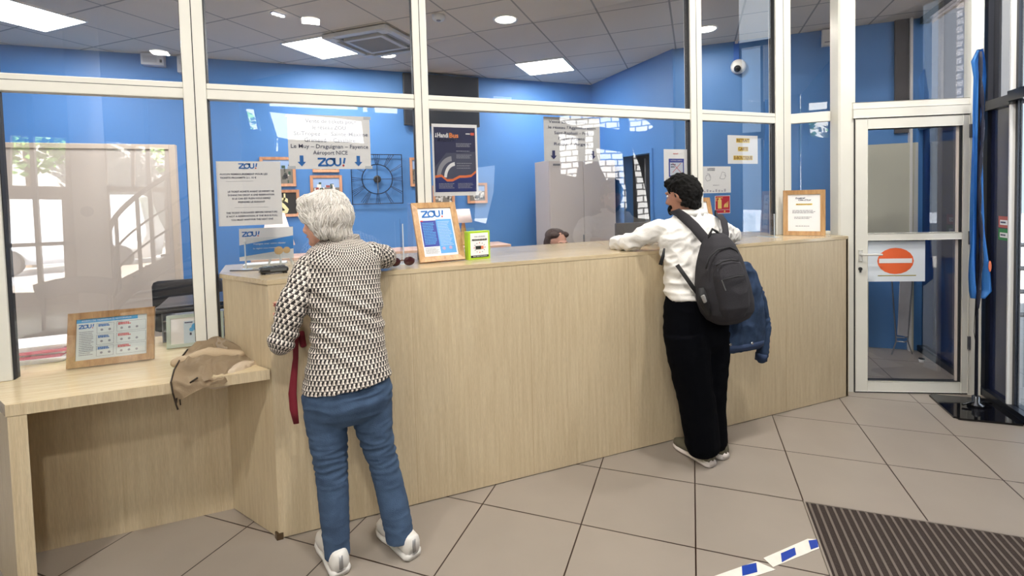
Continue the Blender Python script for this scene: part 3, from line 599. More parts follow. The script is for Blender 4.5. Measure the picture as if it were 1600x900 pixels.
# no entry sheet on the door
t_ = thing('no_entry_sign', 'white paper sheet with an orange no-entry ellipse taped on the glass door', 'sign', D0 + DE * .3 + Vector((0, 0, .86)))
s = Sheet(D0 + DE * .095 + DN * .007 + Vector((0, 0, .868)), DE, (0, 0, 1), .42, .318); w, h = s.w, s.h
s.e((w * .5, h * .5), w * .31, mat('no_entry_red', (232, 104, 56), .6), 'no_entry_symbol', 1, ry=h * .32); s.r(w * .22, w * .78, h * .45, h * .56, PW, 'white_bar', 2)
s.r(w * .2, w * .85, h * .135, h * .155, mat('olive', (150, 140, 40), .6), 'rule', 1); s.build(t_, pm=mat('cool_paper', (226, 234, 242), .6))
# small stickers on the tinted leaf
for nm, lb, z0, c1 in (('sticker', 'red and white square sticker on the dark glass, above the green one', 1.285, (178, 96, 92)), ('sticker', 'green sticker with a white box on the dark glass', 1.195, (48, 130, 74))):
    o = F0 + FD * -.125 + FN * .0135 + Vector((0, 0, z0)); t_ = thing(nm, lb, 'sticker', o); s = Sheet(o, -FD, (0, 0, 1), .13, .082)
    s.r(.02, .11, .02, .055, PW, 'white_box'); s.lines(.03, .1, .028, .048, 1, PK, lvl=2, th=.006); s.build(t_, pm=mat('st%d' % c1[0], c1, .5))

# ================================================================== OFFICE BACK WALL
def picture(label, tl, br, kind, n_=0):
    y = 3.675; a, b_ = Y(*tl, y), Y(*br, y); w, h = b_.x - a.x, a.z - b_.z
    t_ = thing('picture_frame', label, 'picture', (a.x + w / 2, 3.69, b_.z), 'wood framed pictures on the blue wall')
    s = pframe(t_, (a.x, 3.697, b_.z), (1, 0, 0), (0, 0, 1), w, h, .032, .022, OAK_R, BLACKB if kind == 's' else PAPER)
    w, h = s.w, s.h
    if kind == 's':
        s.t(w * .45, h * .75, .13, 'U', mat('cream_print', (232, 224, 170), .6), .003, name='letter'); s.t(w * .5, h * .34, .25, 'S', mat('cream_print', (232, 224, 170), .6), .008, name='letter')
    else:
        rn = random.Random(n_)
        s.r(0, w, h * .62, h, mat('sky_print', (150, 176, 214), .6), 'photograph'); s.r(0, w, 0, h * .62, mat('town_print', (120, 116, 108), .6), 'photograph')
        cols = [mat('ph%d' % i, c, .6) for i, c in enumerate(((70, 72, 64), (200, 196, 190), (150, 70, 62), (54, 80, 66), (226, 222, 214), (40, 40, 44)))]
        if kind == 'bw': cols = cols[1:2] + cols[4:6]
        for i in range(26):
            x, y_ = rn.random() * w * .9, rn.random() * h * .66; ww, hh = w * (.04 + rn.random() * .12), h * (.04 + rn.random() * .16)
            s.r(x, min(w, x + ww), y_, min(h, y_ + hh), cols[rn.randrange(len(cols))], 'photograph', 1.2 + i * .02)
    s.build(t_, paper=False)
BLACKB = mat('black_board', (38, 36, 34), .6)
picture('wood framed street photo half hidden by the refund notice', (405, 245), (463, 291), 'p', 1)
picture('wood framed picture with letters U and S on black', (415, 297), (469, 338), 's')
picture('wood framed photo whose lower edge shows under the ticket sign', (487, 232), (530, 269), 'p', 2)
picture('wood framed village photo above the grey-haired woman, left of the clock', (484, 274), (536, 321), 'p', 3)
picture('wood framed photo beside the mullion right of the wall clock', (640, 246), (668, 291), 'p', 4)
picture('wood framed photo under the dark blue bus poster', (676, 290), (711, 320), 'bw', 5)
picture('small wood framed black and white photo at the poster corner', (730, 286), (762, 317), 'bw', 6)
# clock
t_ = thing('wall_clock', 'square open black wire wall clock with roman numerals', 'clock', (.887, 3.69, 1.56)); cx_, cz_, hs = .887, 1.868, .30
WIRE = mat('black_wire', (24, 26, 36), .4, metal=.4)
bm = B(); tube(bm, [(cx_ - hs, 3.665, cz_ - hs), (cx_ + hs, 3.665, cz_ - hs), (cx_ + hs, 3.665, cz_ + hs), (cx_ - hs, 3.665, cz_ + hs)], .0075, 6, closed=True); mk('frame', bm, WIRE, t_)
bm = B(); tube(bm, [(cx_ + .18 * math.cos(i * math.pi / 24), 3.665, cz_ + .18 * math.sin(i * math.pi / 24)) for i in range(48)], .0055, 6, closed=True)
for a in (0, 90, 180, 270): tube(bm, [(cx_, 3.665, cz_), (cx_ + .18 * math.cos(math.radians(a)), 3.665, cz_ + .18 * math.sin(math.radians(a)))], .004, 5)
mk('inner_ring', bm, WIRE, t_)
def edge_r(a): return hs / max(abs(math.cos(a)), abs(math.sin(a)))
for k, nl in enumerate((4, 3, 2, 3, 2, 2, 3, 4, 4, 3, 2, 3)):
    a0 = math.radians(90 - 30 * k); bm = B()
    for i in range(nl):
        off = (i - (nl - 1) / 2) * .016; n_ = Vector((-math.sin(a0), 0, math.cos(a0))) * off; d = Vector((math.cos(a0), 0, math.sin(a0))); e = edge_r(a0) * .985
        p1 = Vector((cx_, 3.665, cz_)) + d * .18 + n_ * .6; p2 = Vector((cx_, 3.665, cz_)) + d * e + n_ * 1.5
        p2.x = max(cx_ - hs, min(cx_ + hs, p2.x)); p2.z = max(cz_ - hs, min(cz_ + hs, p2.z)); tube(bm, [p1, p2], .0032, 5)
    mk('numeral', bm, WIRE, t_)
bm = B(); lathe(bm, [(.045, 0), (.045, .02), (.03, .026)], (cx_, 3.68, cz_), 24, Vector((0, -1, 0))); box(bm, cx_ - .03, cx_ + .03, 3.665, 3.70, cz_ - .03, cz_ + .03); mk('hub', bm, BLACK, t_)
bm = B(); tube(bm, [(cx_, 3.648, cz_ + .03), (cx_ + .002, 3.648, cz_ - .12)], .004, 6); mk('hour_hand', bm, GREYM, t_)
bm = B(); tube(bm, [(cx_, 3.645, cz_ + .04), (cx_ + .006, 3.645, cz_ - .17)], .003, 6); mk('minute_hand', bm, GREYM, t_)
bm = B()
for sx_ in (-1, 1): box(bm, cx_ + sx_ * .2 - .004, cx_ + sx_ * .2 + .004, 3.66, 3.70, cz_ + hs - .01, cz_ + hs)
mk('hanger', bm, WIRE, t_)
# dark screen high on the back wall
t_ = thing('wall_screen', 'large dark screen high on the blue back wall above the bus poster', 'screen', (1.71, 3.6, 2.53))
bm = B(); box(bm, 1.228, 2.20, 3.60, 3.66, 2.53, 3.17, .006); mk('casing', bm, mat('screen_casing', (34, 36, 38), .4), t_)
bm = B(); box(bm, 1.245, 2.183, 3.597, 3.601, 2.55, 3.155); mk('screen', bm, mat('screen_glass', (44, 48, 54), .12), t_)
bm = B(); box(bm, 1.6, 1.8, 3.66, 3.70, 2.7, 2.9); mk('bracket', bm, BLACK, t_)
# wall boxes
def wallbox(label, tl, br, y=3.70, d=.09):
    a, b_ = Y(*tl, y), Y(*br, y); zt = min(a.z, 3.195); t_ = thing('ventilation_box', label, 'wall box', ((a.x + b_.x) / 2, y, b_.z))
    bm = B(); box(bm, a.x, b_.x, y - d, y, b_.z, zt, .006); mk('casing', bm, mat('offwhite', (206, 208, 214), .4), t_)
    bm = B()
    for i in range(6): box(bm, a.x + .02, b_.x - .06, y - d - .002, y - d + .002, zt - .04 - i * .011, zt - .035 - i * .011)
    mk('grille', bm, mat('grille_grey', (170, 172, 180), .5), t_)
    bm = B(); box(bm, b_.x - .035, b_.x - .015, y - d - .003, y - d + .001, b_.z + .03, b_.z + .06); mk('indicator', bm, mat('indicator', (60, 62, 66), .5), t_)
wallbox('square off-white alarm box at the top of the blue wall on the left', (223, 79), (260, 106)); wallbox('narrow off-white box beside the second mullion near the ceiling', (279, 84), (297, 117))
t_ = thing('ventilation_box', 'small white box on the oblique blue wall near the ceiling above the small pane', 'wall box', (5.0, 1.0, 3.05))
q = Vector((3.95, 1.94, 0)) + OD * 1.42 + Vector((0, 0, 3.03)); bm = B(); obox(bm, q, OD * .14, -ON_ * .05, (0, 0, .16), .004); mk('casing', bm, WHITE, t_)
bm = B(); obox(bm, q + OD * .02 - ON_ * .05 + Vector((0, 0, .03)), OD * .1, -ON_ * .003, (0, 0, .01)); mk('grille', bm, PG, t_)
# dome camera on the oblique wall
q = Vector((3.95, 1.94, 0)) + OD * .655 + Vector((0, 0, 2.925)); t_ = thing('security_camera', 'round white dome camera with dark eye on the oblique blue wall', 'camera', q)
bm = B(); lathe(bm, [(.075, 0), (.078, .02), (.07, .045), (.052, .065)], q, 28, -ON_); mk('housing', bm, WHITE, t_, True)
bm = B(); ell(bm, q - ON_ * .062 - OD * .012 - Vector((0, 0, .030)), (.036, .036, .036)); mk('lens_dome', bm, mat('dome_black', (16, 16, 20), .1), t_, True)
bm = B(); obox(bm, q - OD * .045 + Vector((0, 0, .07)), OD * .055, -ON_ * .015, (0, 0, .19)); mk('cable_trunk', bm, mat('blue_trunk', (36, 100, 190), .5), t_)
bm = B(); obox(bm, q - OD * .03 + Vector((0, 0, .245)), OD * .03, -ON_ * .02, (0, 0, .028)); mk('connector', bm, WHITE, t_)

# ================================================================== CEILING FIXTURES
GA = math.radians(-41.755)
LEDM = mat('led_panel', (255, 255, 255), .5, emit=7)
def panel(label, c):
    t_ = thing('ceiling_light_panel', label, 'ceiling light', (c[0], c[1], H), 'square light panels in the office ceiling'); R_ = Matrix.Rotation(GA, 4, 'Z')
    bm = B(); box(bm, -.29, .29, -.29, .29, -.006, 0); bmesh.ops.transform(bm, matrix=Matrix.Translation((c[0], c[1], H - .004)) @ R_, verts=bm.verts); mk('diffuser', bm, LEDM, t_)
    bm = B()
    for a in ((-.3, .3, -.3, -.29), (-.3, .3, .29, .3), (-.3, -.29, -.29, .29), (.29, .3, -.29, .29)): box(bm, *a, -.012, 0)
    bmesh.ops.transform(bm, matrix=Matrix.Translation((c[0], c[1], H)) @ R_, verts=bm.verts); mk('frame', bm, WHITE, t_)
    area('panel_lamp', (c[0], c[1], H - .03), .56, .56, P_OFFICE, (1, .98, .96), GA)
panel('bright square light panel beside the ceiling air conditioner', (.34, 2.94)); panel('bright square light panel near the corner of the blue walls', (2.87, 2.98)); panel('bright square light panel at the upper left corner of the picture', (-1.98, 2.72))
panel('square light panel hidden behind the left posts', (-.9, 1.2)); 
DL = mat('downlight_glow', (255, 244, 226), .5, emit=9)
def downlight(label, c, r=.11, power=P_DOWN, grp='round downlights'):
    t_ = thing('downlight', label, 'ceiling light', (c[0], c[1], H), grp)
    bm = B(); lathe(bm, [(r * .82, 0), (r * .84, -.006), (r, -.01), (r * 1.03, -.002), (r * 1.03, 0)], (c[0], c[1], H), 28); mk('bezel', bm, WHITE, t_, True)
    bm = B(); lathe(bm, [(r * .8, -.0065), (r * .8, -.009)], (c[0], c[1], H), 28); mk('diffuser', bm, DL, t_)
    area('downlight_lamp', (c[0], c[1], H - .03), r * 1.4, r * 1.4, power, (1, .93, .84))
downlight('round downlight in the office ceiling above the bus poster', (1.847, 1.64)); downlight('round downlight in the office ceiling beside the second last mullion', (3.82, 1.30))
downlight('round downlight touching the square panel beside the air conditioner', (.97, 3.02))
t_ = thing('smoke_detector', 'white round smoke detector on the office ceiling', 'smoke detector', (1.255, 1.728, H)); bm = B(); lathe(bm, [(.055, 0), (.055, -.03), (.045, -.045)], (1.255, 1.728, H), 24); mk('housing', bm, WHITE, t_, True)
bm = B(); lathe(bm, [(.02, -.045), (.018, -.05)], (1.255, 1.728, H), 16); mk('sensor', bm, PG, t_)
t_ = thing('spotlight_trio', 'three tiny white spots in a row in the grey ceiling', 'ceiling light', (-.15, 2.2, H)); 
a_, b_ = Z(428, 19, H), Z(441, 23, H)
bm = B(); tube(bm, [a_ - (b_ - a_) * .3, b_ + (b_ - a_) * .3], .03, 8, flat=.3); mk('housing', bm, PG, t_)
for k in (0, .5, 1):
    bm = B(); lathe(bm, [(.018, -.012), (.018, -.018)], a_.lerp(b_, k), 14); mk('spot', bm, LEDM, t_)
# air conditioner cassette
acc = Z(588, 62, H); t_ = thing('ceiling_air_conditioner', 'white square four-way air conditioner cassette in the ceiling', 'air conditioner', (acc.x, acc.y, H))
Ra = Matrix.Translation((acc.x, acc.y, H)) @ Matrix.Rotation(GA, 4, 'Z')
def acp(name, f, m):
    bm = B(); f(bm); bmesh.ops.transform(bm, matrix=Ra, verts=bm.verts); mk(name, bm, m, t_)
def f(bm):
    hh = .36
    for a in ((-hh, hh, -hh, -hh + .06), (-hh, hh, hh - .06, hh), (-hh, -hh + .06, -hh + .06, hh - .06), (hh - .06, hh, -hh + .06, hh - .06)): box(bm, *a, -.05, -.01, .004)
    box(bm, -.22, .22, -.22, .22, -.055, -.01, .004)
    for a in (-1, 1):
        for b2 in (-1, 1): box(bm, a * .29 - .05, a * .29 + .05, b2 * .29 - .05, b2 * .29 + .05, -.056, -.01, .006)
acp('panel', f, mat('ac_white', (214, 212, 206), .45))
acp('intake_grille', lambda bm: [box(bm, -.18, .18, -.18 + i * .018, -.172 + i * .018, -.058, -.054) for i in range(20)], mat('ac_grille', (150, 148, 142), .6))
acp('louvre', lambda bm: [box(bm, -.24, .24, s_ * .26 - .016, s_ * .26 + .016, -.034, -.028) for s_ in (-1, 1)] + [box(bm, s_ * .26 - .016, s_ * .26 + .016, -.24, .24, -.034, -.028) for s_ in (-1, 1)], mat('ac_louvre', (150, 148, 144), .5))
acp('cavity', lambda bm: box(bm, -.33, .33, -.33, .33, -.012, 0), mat('ac_dark', (50, 48, 46), .8))

# ================================================================== LOBBY BEHIND THE PHOTOGRAPHER (seen mirrored in the glass)
def my(u, v, y): a = mirror_y(u, v, y); return Vector((a[0], y, a[1]))
a_, b_ = my(112, 300, -3.6), my(164, 300, -3.6); cxx = (a_.x + b_.x) / 2; rr_ = (b_.x - a_.x) / 2
bm = B(); lathe(bm, [(rr_, 0), (rr_, HL)], (cxx, -3.6 - rr_ * .3, 0), 40); struct('trim_17', bm, LOBW, sm=True)
t_ = thing('column_sign', 'small round prohibition sign on the white lobby column', 'sign', (cxx, -3.4, 1.6)); q = my(150, 330, -3.55); bm = B(); lathe(bm, [(.06, 0), (.06, .004)], (cxx + .02, -3.6 + rr_ * .72, q.z), 24, Vector((0, 1, 0))); mk('disc', bm, PG, t_)
STEEL = mat('stair_steel', (84, 84, 88), .5)
t_ = thing('spiral_stair', 'dark metal spiral stair with curved railing seen mirrored in the left pane', 'stair', (-1.6, -4.6, 0))
def arc(z0, k0=0, k1=1, n_=14, rad=1.1): return [Vector((-1.35 + rad * math.cos(math.radians(180 - 95 * (k0 + (k1 - k0) * i / n_))), -5.0 + rad * math.sin(math.radians(180 - 95 * (k0 + (k1 - k0) * i / n_))), z0 + 1.15 * (k0 + (k1 - k0) * i / n_))) for i in range(n_ + 1)]
bm = B(); tube(bm, arc(1.0), .03, 8); mk('handrail', bm, STEEL, t_)
for dz in (.35, .62): bm = B(); tube(bm, arc(dz), .014, 6); mk('rail', bm, STEEL, t_)
bm = B(); tube(bm, arc(-.05), .05, 8, flat=2.2); mk('stringer', bm, STEEL, t_)
for i in range(0, 15, 3): bm = B(); p_ = arc(0)[i]; tube(bm, [p_, p_ + Vector((0, 0, 1.0))], .022, 6); mk('baluster', bm, STEEL, t_)
for i in range(9):
    k = i / 9; a = math.radians(180 - 95 * k); bm = B(); c0 = Vector((-1.35, -5.0, .08 + 1.15 * k))
    d0 = Vector((math.cos(a), math.sin(a), 0)); d1 = Vector((math.cos(a - .2), math.sin(a - .2), 0)); slab(bm, [c0 + d0 * .12, c0 + d0 * 1.08, c0 + d1 * 1.08, c0 + d1 * .12], (0, 0, 1), .03); mk('tread', bm, STEEL, t_)
bm = B(); tube(bm, [(-1.35, -5.0, 0), (-1.35, -5.0, 3.0)], .09, 16); mk('core_post', bm, STEEL, t_)
# rear window bars
bm = B()
for u in (56, 235): q = my(u, 300, YR + .05); box(bm, q.x - .03, q.x + .03, YR + .03, YR + .09, 0, HL - .1)
q = my(56, 382, YR + .05); box(bm, -5.4, -3.5, YR + .03, YR + .09, q.z - .03, q.z + .03); struct('trim_18', bm, mat('rear_bars', (150, 148, 146), .5))
# trees outside
LEAF = mat('tree_leaf', (96, 140, 60), .6, var=.3, vscale=3)
BARK = mat('bark', (96, 80, 62), .9)
def tree(label, c, r, n_, hz):
    t_ = thing('tree', label, 'tree', (c[0], c[1], -.14)); rn = random.Random(n_); bm = B()
    tube(bm, [(c[0], c[1], -.14), (c[0] + .1, c[1], hz * .5), (c[0], c[1] + .1, hz)], [.16, .11, .05], 10); mk('trunk', bm, BARK, t_)
    bm = B()
    for i in range(n_):
        d = Vector((rn.gauss(0, 1), rn.gauss(0, 1), rn.gauss(0, .8))).normalized() * (r * rn.random() ** .4); p_ = Vector((c[0], c[1], hz)) + d; s_ = .09 + rn.random() * .1
        ax = Vector((rn.gauss(0, 1), rn.gauss(0, 1), rn.gauss(0, 1))).normalized(); x, y = frame_of(ax); bm.faces.new([bm.verts.new(p_ + x * s_), bm.verts.new(p_ + y * s_ * .6), bm.verts.new(p_ - x * s_), bm.verts.new(p_ - y * s_ * .6)])
    o = mk('crown', bm, LEAF, t_)
tree('leafy street tree outside the rear windows, mirrored at the far left', (-8.2, -16.2, 0), 1.5, 1500, 4.2)
tree('leafy street tree outside the rear windows, mirrored right of the white column', (-3.0, -14.6, 0), 1.7, 1300, 3.6)
tree('leafy street tree outside, mirrored above the ticket sign', (1.2, -7.2, 0), .9, 700, 4.4)
t_ = thing('parked_van', 'white parked van outside the rear door, mirrored at the far left', 'van', (-5.5, -13.5, -.14))
bm = B(); rings_loft(bm, [(-6.4, -14.5, .15, 1.9, .85), (-6.4, -14.5, .9, 2.0, .9), (-6.4, -14.5, 1.2, 1.9, .85), (-6.2, -14.5, 1.9, 1.5, .75), (-6.2, -14.5, 2.0, 1.3, .65)], 32, 6); mk('body', bm, mat('van_white', (226, 232, 240), .3), t_, True)
for x in (-7.6, -5.2): bm = B(); lathe(bm, [(.33, 0), (.36, .04), (.36, .18), (.33, .22)], (x, -13.75, .22), 24, Vector((0, 1, 0))); mk('wheel', bm, BLACK, t_)
# lobby bench seats of bent steel (mirrored low in the left pane)
for lb, x in (('bent steel lobby seat, mirrored left in the big left pane', -2.75), ('bent steel lobby seat, mirrored beside the picture frame', -1.95)):
    t_ = thing('lobby_seat', lb, 'seat', (x, -2.2, 0))
    bm = B(); pts = [Vector((x - .3 + .6 * k / 8, -2.3, .45 + .05 * math.sin(k / 8 * math.pi))) for k in range(9)]; tube(bm, pts, .03, 8, flat=6, ref=(0, 1, 0)); mk('seat', bm, GREYM, t_, True)
    bm = B(); tube(bm, [p_ + Vector((0, -.22, .38)) for p_ in pts], .02, 8, flat=4, ref=(0, 0, 1)); mk('backrest', bm, GREYM, t_, True)
    for dx in (-.25, .25): bm = B(); tube(bm, [(x + dx, -2.1, .0), (x + dx * .9, -2.2, .42), (x + dx, -2.5, .46), (x + dx, -2.52, .85)], .016, 8); mk('leg', bm, GREYM, t_)
# lobby ceiling lamps
for i, (lb, x, y) in enumerate((('lobby downlight nearest the side desk', -1.6, -1.6), ('lobby downlight over the counter front', .6, -1.5), ('lobby downlight over the dark-haired man', 2.4, -1.1), ('lobby downlight near the door', 3.9, -1.0), ('lobby downlight over the photographer', .2, -3.4), ('lobby downlight near the column', -1.9, -5.4))):
    t_ = thing('downlight', lb, 'ceiling light', (x, y, HL), 'round downlights'); bm = B(); lathe(bm, [(.11, 0), (.115, -.012), (.13, -.014), (.135, 0)], (x, y, HL), 28); mk('bezel', bm, WHITE, t_, True)
    bm = B(); lathe(bm, [(.105, -.009), (.105, -.013)], (x, y, HL), 28); mk('diffuser', bm, DL, t_)
    area('downlight_lamp', (x, y, HL - .03), .2, .2, P_LOBBY, (1, .95, .88))

# ================================================================== OFFICE FURNITURE
PINKW = mat('grey_cabinet', (205, 196, 190), .5)
t_ = thing('office_cabinet', 'tall grey-beige two-door metal cabinet behind the counter', 'cabinet', (3.36, 3.25, 0))
bm = B(); box(bm, 2.90, 3.86, 3.02, 3.45, 0, 2.055, .004); mk('body', bm, mat('cabinet_side', (196, 186, 180), .5), t_)
for x0, x1 in ((2.905, 3.378), (3.382, 3.855)): bm = B(); box(bm, x0, x1, 3.002, 3.02, .06, 2.05, .003); mk('door', bm, PINKW, t_)
bm = B(); box(bm, 3.36, 3.37, 2.99, 3.002, .95, 1.1); mk('handle', bm, GREYM, t_)
bm = B(); box(bm, 2.95, 3.05, 3.0, 3.003, 1.985, 2.01); mk('name_plate', bm, mat('plate', (120, 120, 122), .4), t_)
# beige panel/partition at left
t_ = thing('partition_screen', 'large beige framed partition screen standing in the office behind the left pane', 'partition', (-1.75, 2.3, 0))
bm = B(); box(bm, -2.75, -.90, 2.24, 2.27, .12, 2.06); mk('panel', bm, mat('beige_panel', (206, 196, 188), .6), t_)
bm = B()
for a in ((-2.8, -2.75, .0, 2.10), (-.90, -.855, .0, 2.10), (-2.75, -.9, 2.06, 2.10), (-2.75, -.9, .08, .12)): box(bm, a[0], a[1], 2.225, 2.285, a[2], a[3], .003)
mk('frame', bm, mat('beige_frame', (214, 200, 186), .5), t_)
# sideboard with lamps
t_ = thing('sideboard', 'long light wood sideboard along the blue back wall under the clock', 'sideboard', (1.05, 3.45, 0))
bm = B(); box(bm, -.45, 2.42, 3.22, 3.68, .05, .98, .004); mk('body', bm, VENEER, t_)
bm = B(); box(bm, -.47, 2.44, 3.20, 3.69, .98, 1.015, .004); mk('top', bm, mat('pink_wood', (226, 190, 168), .4), t_)
for i in range(5): bm = B(); box(bm, -.44 + i * .574, .12 + i * .574, 3.205, 3.22, .08, .96, .002); mk('door', bm, VENEER, t_)
def lamp(label, x, y, z, r0, r1, h, sh0, grp=None):
    t_ = thing('table_lamp', label, 'lamp', (x, y, z))
    bm = B(); lathe(bm, [(r1, sh0), (r0, sh0 + h), (r0 - .004, sh0 + h), (r1 - .004, sh0)], (x, y, z), 28); mk('lamp_shade', bm, mat('lamp_shade', (246, 226, 220), .7, emit=.25), t_, True)
    bm = B(); lathe(bm, [(.05, 0), (.055, .02), (.03, .05), (.045, .12), (.02, sh0 - .01), (.008, sh0 + h * .3)], (x, y, z), 20); mk('base', bm, OAK, t_, True)
a_, b_ = Y(711, 327, 3.45), Y(736, 347, 3.45)
lamp('small table lamp with a cream shade on the sideboard below the framed photos', (a_.x + b_.x) / 2 , 3.45, 1.015, .085, .115, a_.z - b_.z, b_.z - 1.015)
a_, b_ = Y(425, 335, 3.45), Y(455, 372, 3.45)
lamp('table lamp with tall cream shade behind the easel card', Y(432, 350, 3.45).x, 3.45, 1.015, .085, .18, .36, .12)
# inner worktop behind the counter glass, papers
t_ = thing('easel_card', 'white and blue card on a small white easel behind the glass', 'card', (.0, .60, TOPZ)); y_ = .56
a_, b_ = Y(372, 360, y_), Y(459, 400, y_); w, h = b_.x - a_.x, a_.z - b_.z; ez = Vector((0, .18, 1)).normalized(); s = Sheet(Vector((a_.x, y_, b_.z - .01)), (1, 0, 0), ez, w, h + .02); w, h = s.w, s.h
s.p([(0, h * .12), (w, h * .3), (w, h * .72), (0, h * .48)], mat('card_blue', (44, 136, 220), .4), 'blue_band'); s.z(w * .05, h * .74, h * .16); s.t(w * .55, h * .5, .014, 'Voyagez avec votre réseau', PW, .0002, fit=w * .6, ital=.1); s.t(w * .5, h * .36, .012, 'la région vous transporte', PW, .0002, fit=w * .5)
for x, r in ((.72, .1), (.87, .08)): s.e((w * x, h * .26), h * r * 1.3, mat('coin', (232, 190, 130), .5), 'picture_dot', 2)
s.build(t_)
for x in (.62, .75, .87): bm = B(); q = s.o + s.ex * (w * x); tube(bm, [q + Vector((0, .02, .05)), Vector((q.x + (x - .75) * .25, q.y - .02 + abs(x - .75) * .3, TOPZ))], .006, 8); mk('easel_leg', bm, WHITE, t_)
t_ = thing('paper_stack', 'white sheets lying on the inner worktop beside the card terminal', 'paper', (.1, .7, TOPZ)); bm = B(); box(bm, -.18, .04, .60, .72, TOPZ, TOPZ + .012); box(bm, .12, .24, .64, .74, TOPZ, TOPZ + .006); mk('sheets', bm, PAPER, t_)
t_ = thing('monitor', 'black computer monitor seen from behind at the left of the dark-haired man', 'monitor', (2.5, .70, TOPZ))
a_, b_ = Y(961, 349, .72), Y(1052, 395, .72); bm = B(); box(bm, a_.x, a_.x + .50, .70, .73, TOPZ + .03, a_.z, .006); mk('screen', bm, mat('monitor_back', (50, 50, 54), .45), t_); bm = B(); box(bm, a_.x + .2, a_.x + .3, .71, .77, TOPZ, TOPZ + .05); box(bm, a_.x + .12, a_.x + .38, .66, .79, TOPZ, TOPZ + .01); mk('stand', bm, BLACK, t_)
t_ = thing('desk_chair', 'dark office chair behind the desk at the second mullion', 'chair', (-.78, 1.75, 0)); CF = mat('chair_fabric', (26, 28, 34), .8)
bm = B(); box(bm, -1.0, -.52, 1.95, 2.03, .62, 1.02, .04); mk('backrest', bm, CF, t_, True); bm = B(); box(bm, -1.0, -.54, 1.5, 1.95, .46, .54, .03); mk('seat', bm, CF, t_, True)
bm = B(); tube(bm, [(-.76, 1.72, .08), (-.76, 1.72, .46)], .03, 10); tube(bm, [(-.76, 1.9, .5), (-.76, 2.0, .7)], .02, 8); mk('stem', bm, BLACK, t_)
for i in range(5): a = i * 2 * math.pi / 5; bm = B(); tube(bm, [(-.76, 1.72, .1), (-.76 + .28 * math.cos(a), 1.72 + .28 * math.sin(a), .04)], [.02, .014], 8); ell(bm, (-.76 + .28 * math.cos(a), 1.72 + .28 * math.sin(a), .03), (.03, .03, .03), seg=10); mk('leg', bm, BLACK, t_)
# things on the desk behind the left pane
t_ = thing('framed_notice', 'oak framed blue and white bus notice behind the glass on the side desk', 'frame', (-.75, .45, DZ))
a_, b_ = Z(100, 578, DZ), Z(235, 562, DZ); ex = Vector((b_.x - a_.x, b_.y - a_.y, 0)); wd = .345; ex.normalize(); ez = Vector((0, .2, 1)); ez = (ez - ex * ez.dot(ex)).normalized(); o = Vector((-.925, .445, DZ + .001))
s = pframe(t_, o, (1, .0, 0), ez, .352, .262, .032, .018, OAK); w, h = s.w, s.h
s.r(0, w, 0, h, mat('pale_mint', (226, 236, 236), .6), 'ground', .6); s.r(0, w * .86, h * .9, h * .99, PL, 'header'); s.t(w * .42, h * .945, .011, 'RESEAU DE TRANSPORTS REGIONAUX', PW, 0, fit=w * .7); s.z(w * .03, h * .76, h * .1)
s.lines(w * .04, w * .24, h * .1, h * .7, 14, PG)
for x0, x1, mm in ((.28, .52, PB), (.56, .98, PR)):
    for y0 in (.62, .34, .06):
        for a in ((x0, x1, y0, y0 + .004), (x0, x1, y0 + .24, y0 + .244), (x0, x0 + .003, y0, y0 + .24), (x1 - .003, x1, y0, y0 + .24)): s.r(w * a[0], w * a[1], h * a[2], h * a[3], PK, 'box_outline')
        s.lines(w * (x0 + .02), w * (x0 + .2), h * (y0 + .16), h * (y0 + .225), 2, mm, th=h * .014)
        for k in range(3 if x1 > .6 else 2): s.e((w * (x0 + .07 + k * .11), h * (y0 + .08)), h * .028, PG, 'icon')
s.build(t_, paper=False)
t_ = thing('tablet', 'pale framed terminal with a blue map on its white screen behind the second mullion', 'tablet', (-.42, .62, DZ))
a_, b_ = Y(259, 495, .62), Y(318, 556, .62); o = Vector((a_.x, .62, DZ + .002)); hh = a_.z - DZ
s = pframe(t_, o, (1, -.02, 0), (0, .12, 1), .27, hh, .018, .015, mat('mint_plastic', (190, 206, 196), .4)); w, h = s.w, s.h; s.r(w * .26, w * .98, 0, h * .86, mat('scr', (214, 232, 244), .4), 'screen'); s.e((w * .5, h * .62), h * .14, PL, 'map', 2); s.e((w * .42, h * .52), h * .08, PL, 'map', 2.2); s.r(w * .28, w * .44, h * .78, h * .82, PD, 'badge', 2); s.r(w * .38, w * .42, h * .3, h * .4, PK, 'icon', 2); s.lines(w * .5, w * .6, h * .1, h * .5, 5, PG, lvl=2); s.build(t_, paper=False)
t_ = thing('number_tag', 'tiny dark tag with the white number 2 above the tan jacket', 'tag', (-.40, .46, DZ)); a_, b_ = Y(305, 521, .455), Y(319, 536, .455)
s = Sheet(Vector((a_.x, .455, b_.z)), (1, 0, 0), (0, 0, 1), .055, a_.z - b_.z + .004); s.t(s.w * .3, s.h * .4, .034, '2', PW, .0006); s.build(t_, pm=mat('tag_dark', (60, 30, 50), .5)); bm = B(); box(bm, a_.x, a_.x + .055, .456, .47, DZ, b_.z); mk('stand', bm, BLACK, t_)
t_ = thing('black_laptop', 'closed black laptop with a white sticker on the office stack', 'laptop', (-.5, .85, .99))
a_ = Y(240, 483, .80); bm = B(); box(bm, a_.x, a_.x + .42, .72, .98, a_.z - .018, a_.z + .002, .004); mk('base', bm, BLACK, t_); bm = B(); obox(bm, (a_.x + .03, .73, a_.z + .003), (.40, 0, .01), (0, .25, .02), (0, -.001, .012), .003); mk('lid', bm, mat('lid', (34, 36, 46), .3), t_); bm = B(); obox(bm, (a_.x + .17, .75, a_.z + .0175), (.09, 0, .002), (0, .05, .004), (0, 0, .0012)); mk('sticker', bm, PAPER, t_)
t_ = thing('document_tray', 'grey document trays under the black laptop', 'tray', (-.5, .85, DZ))
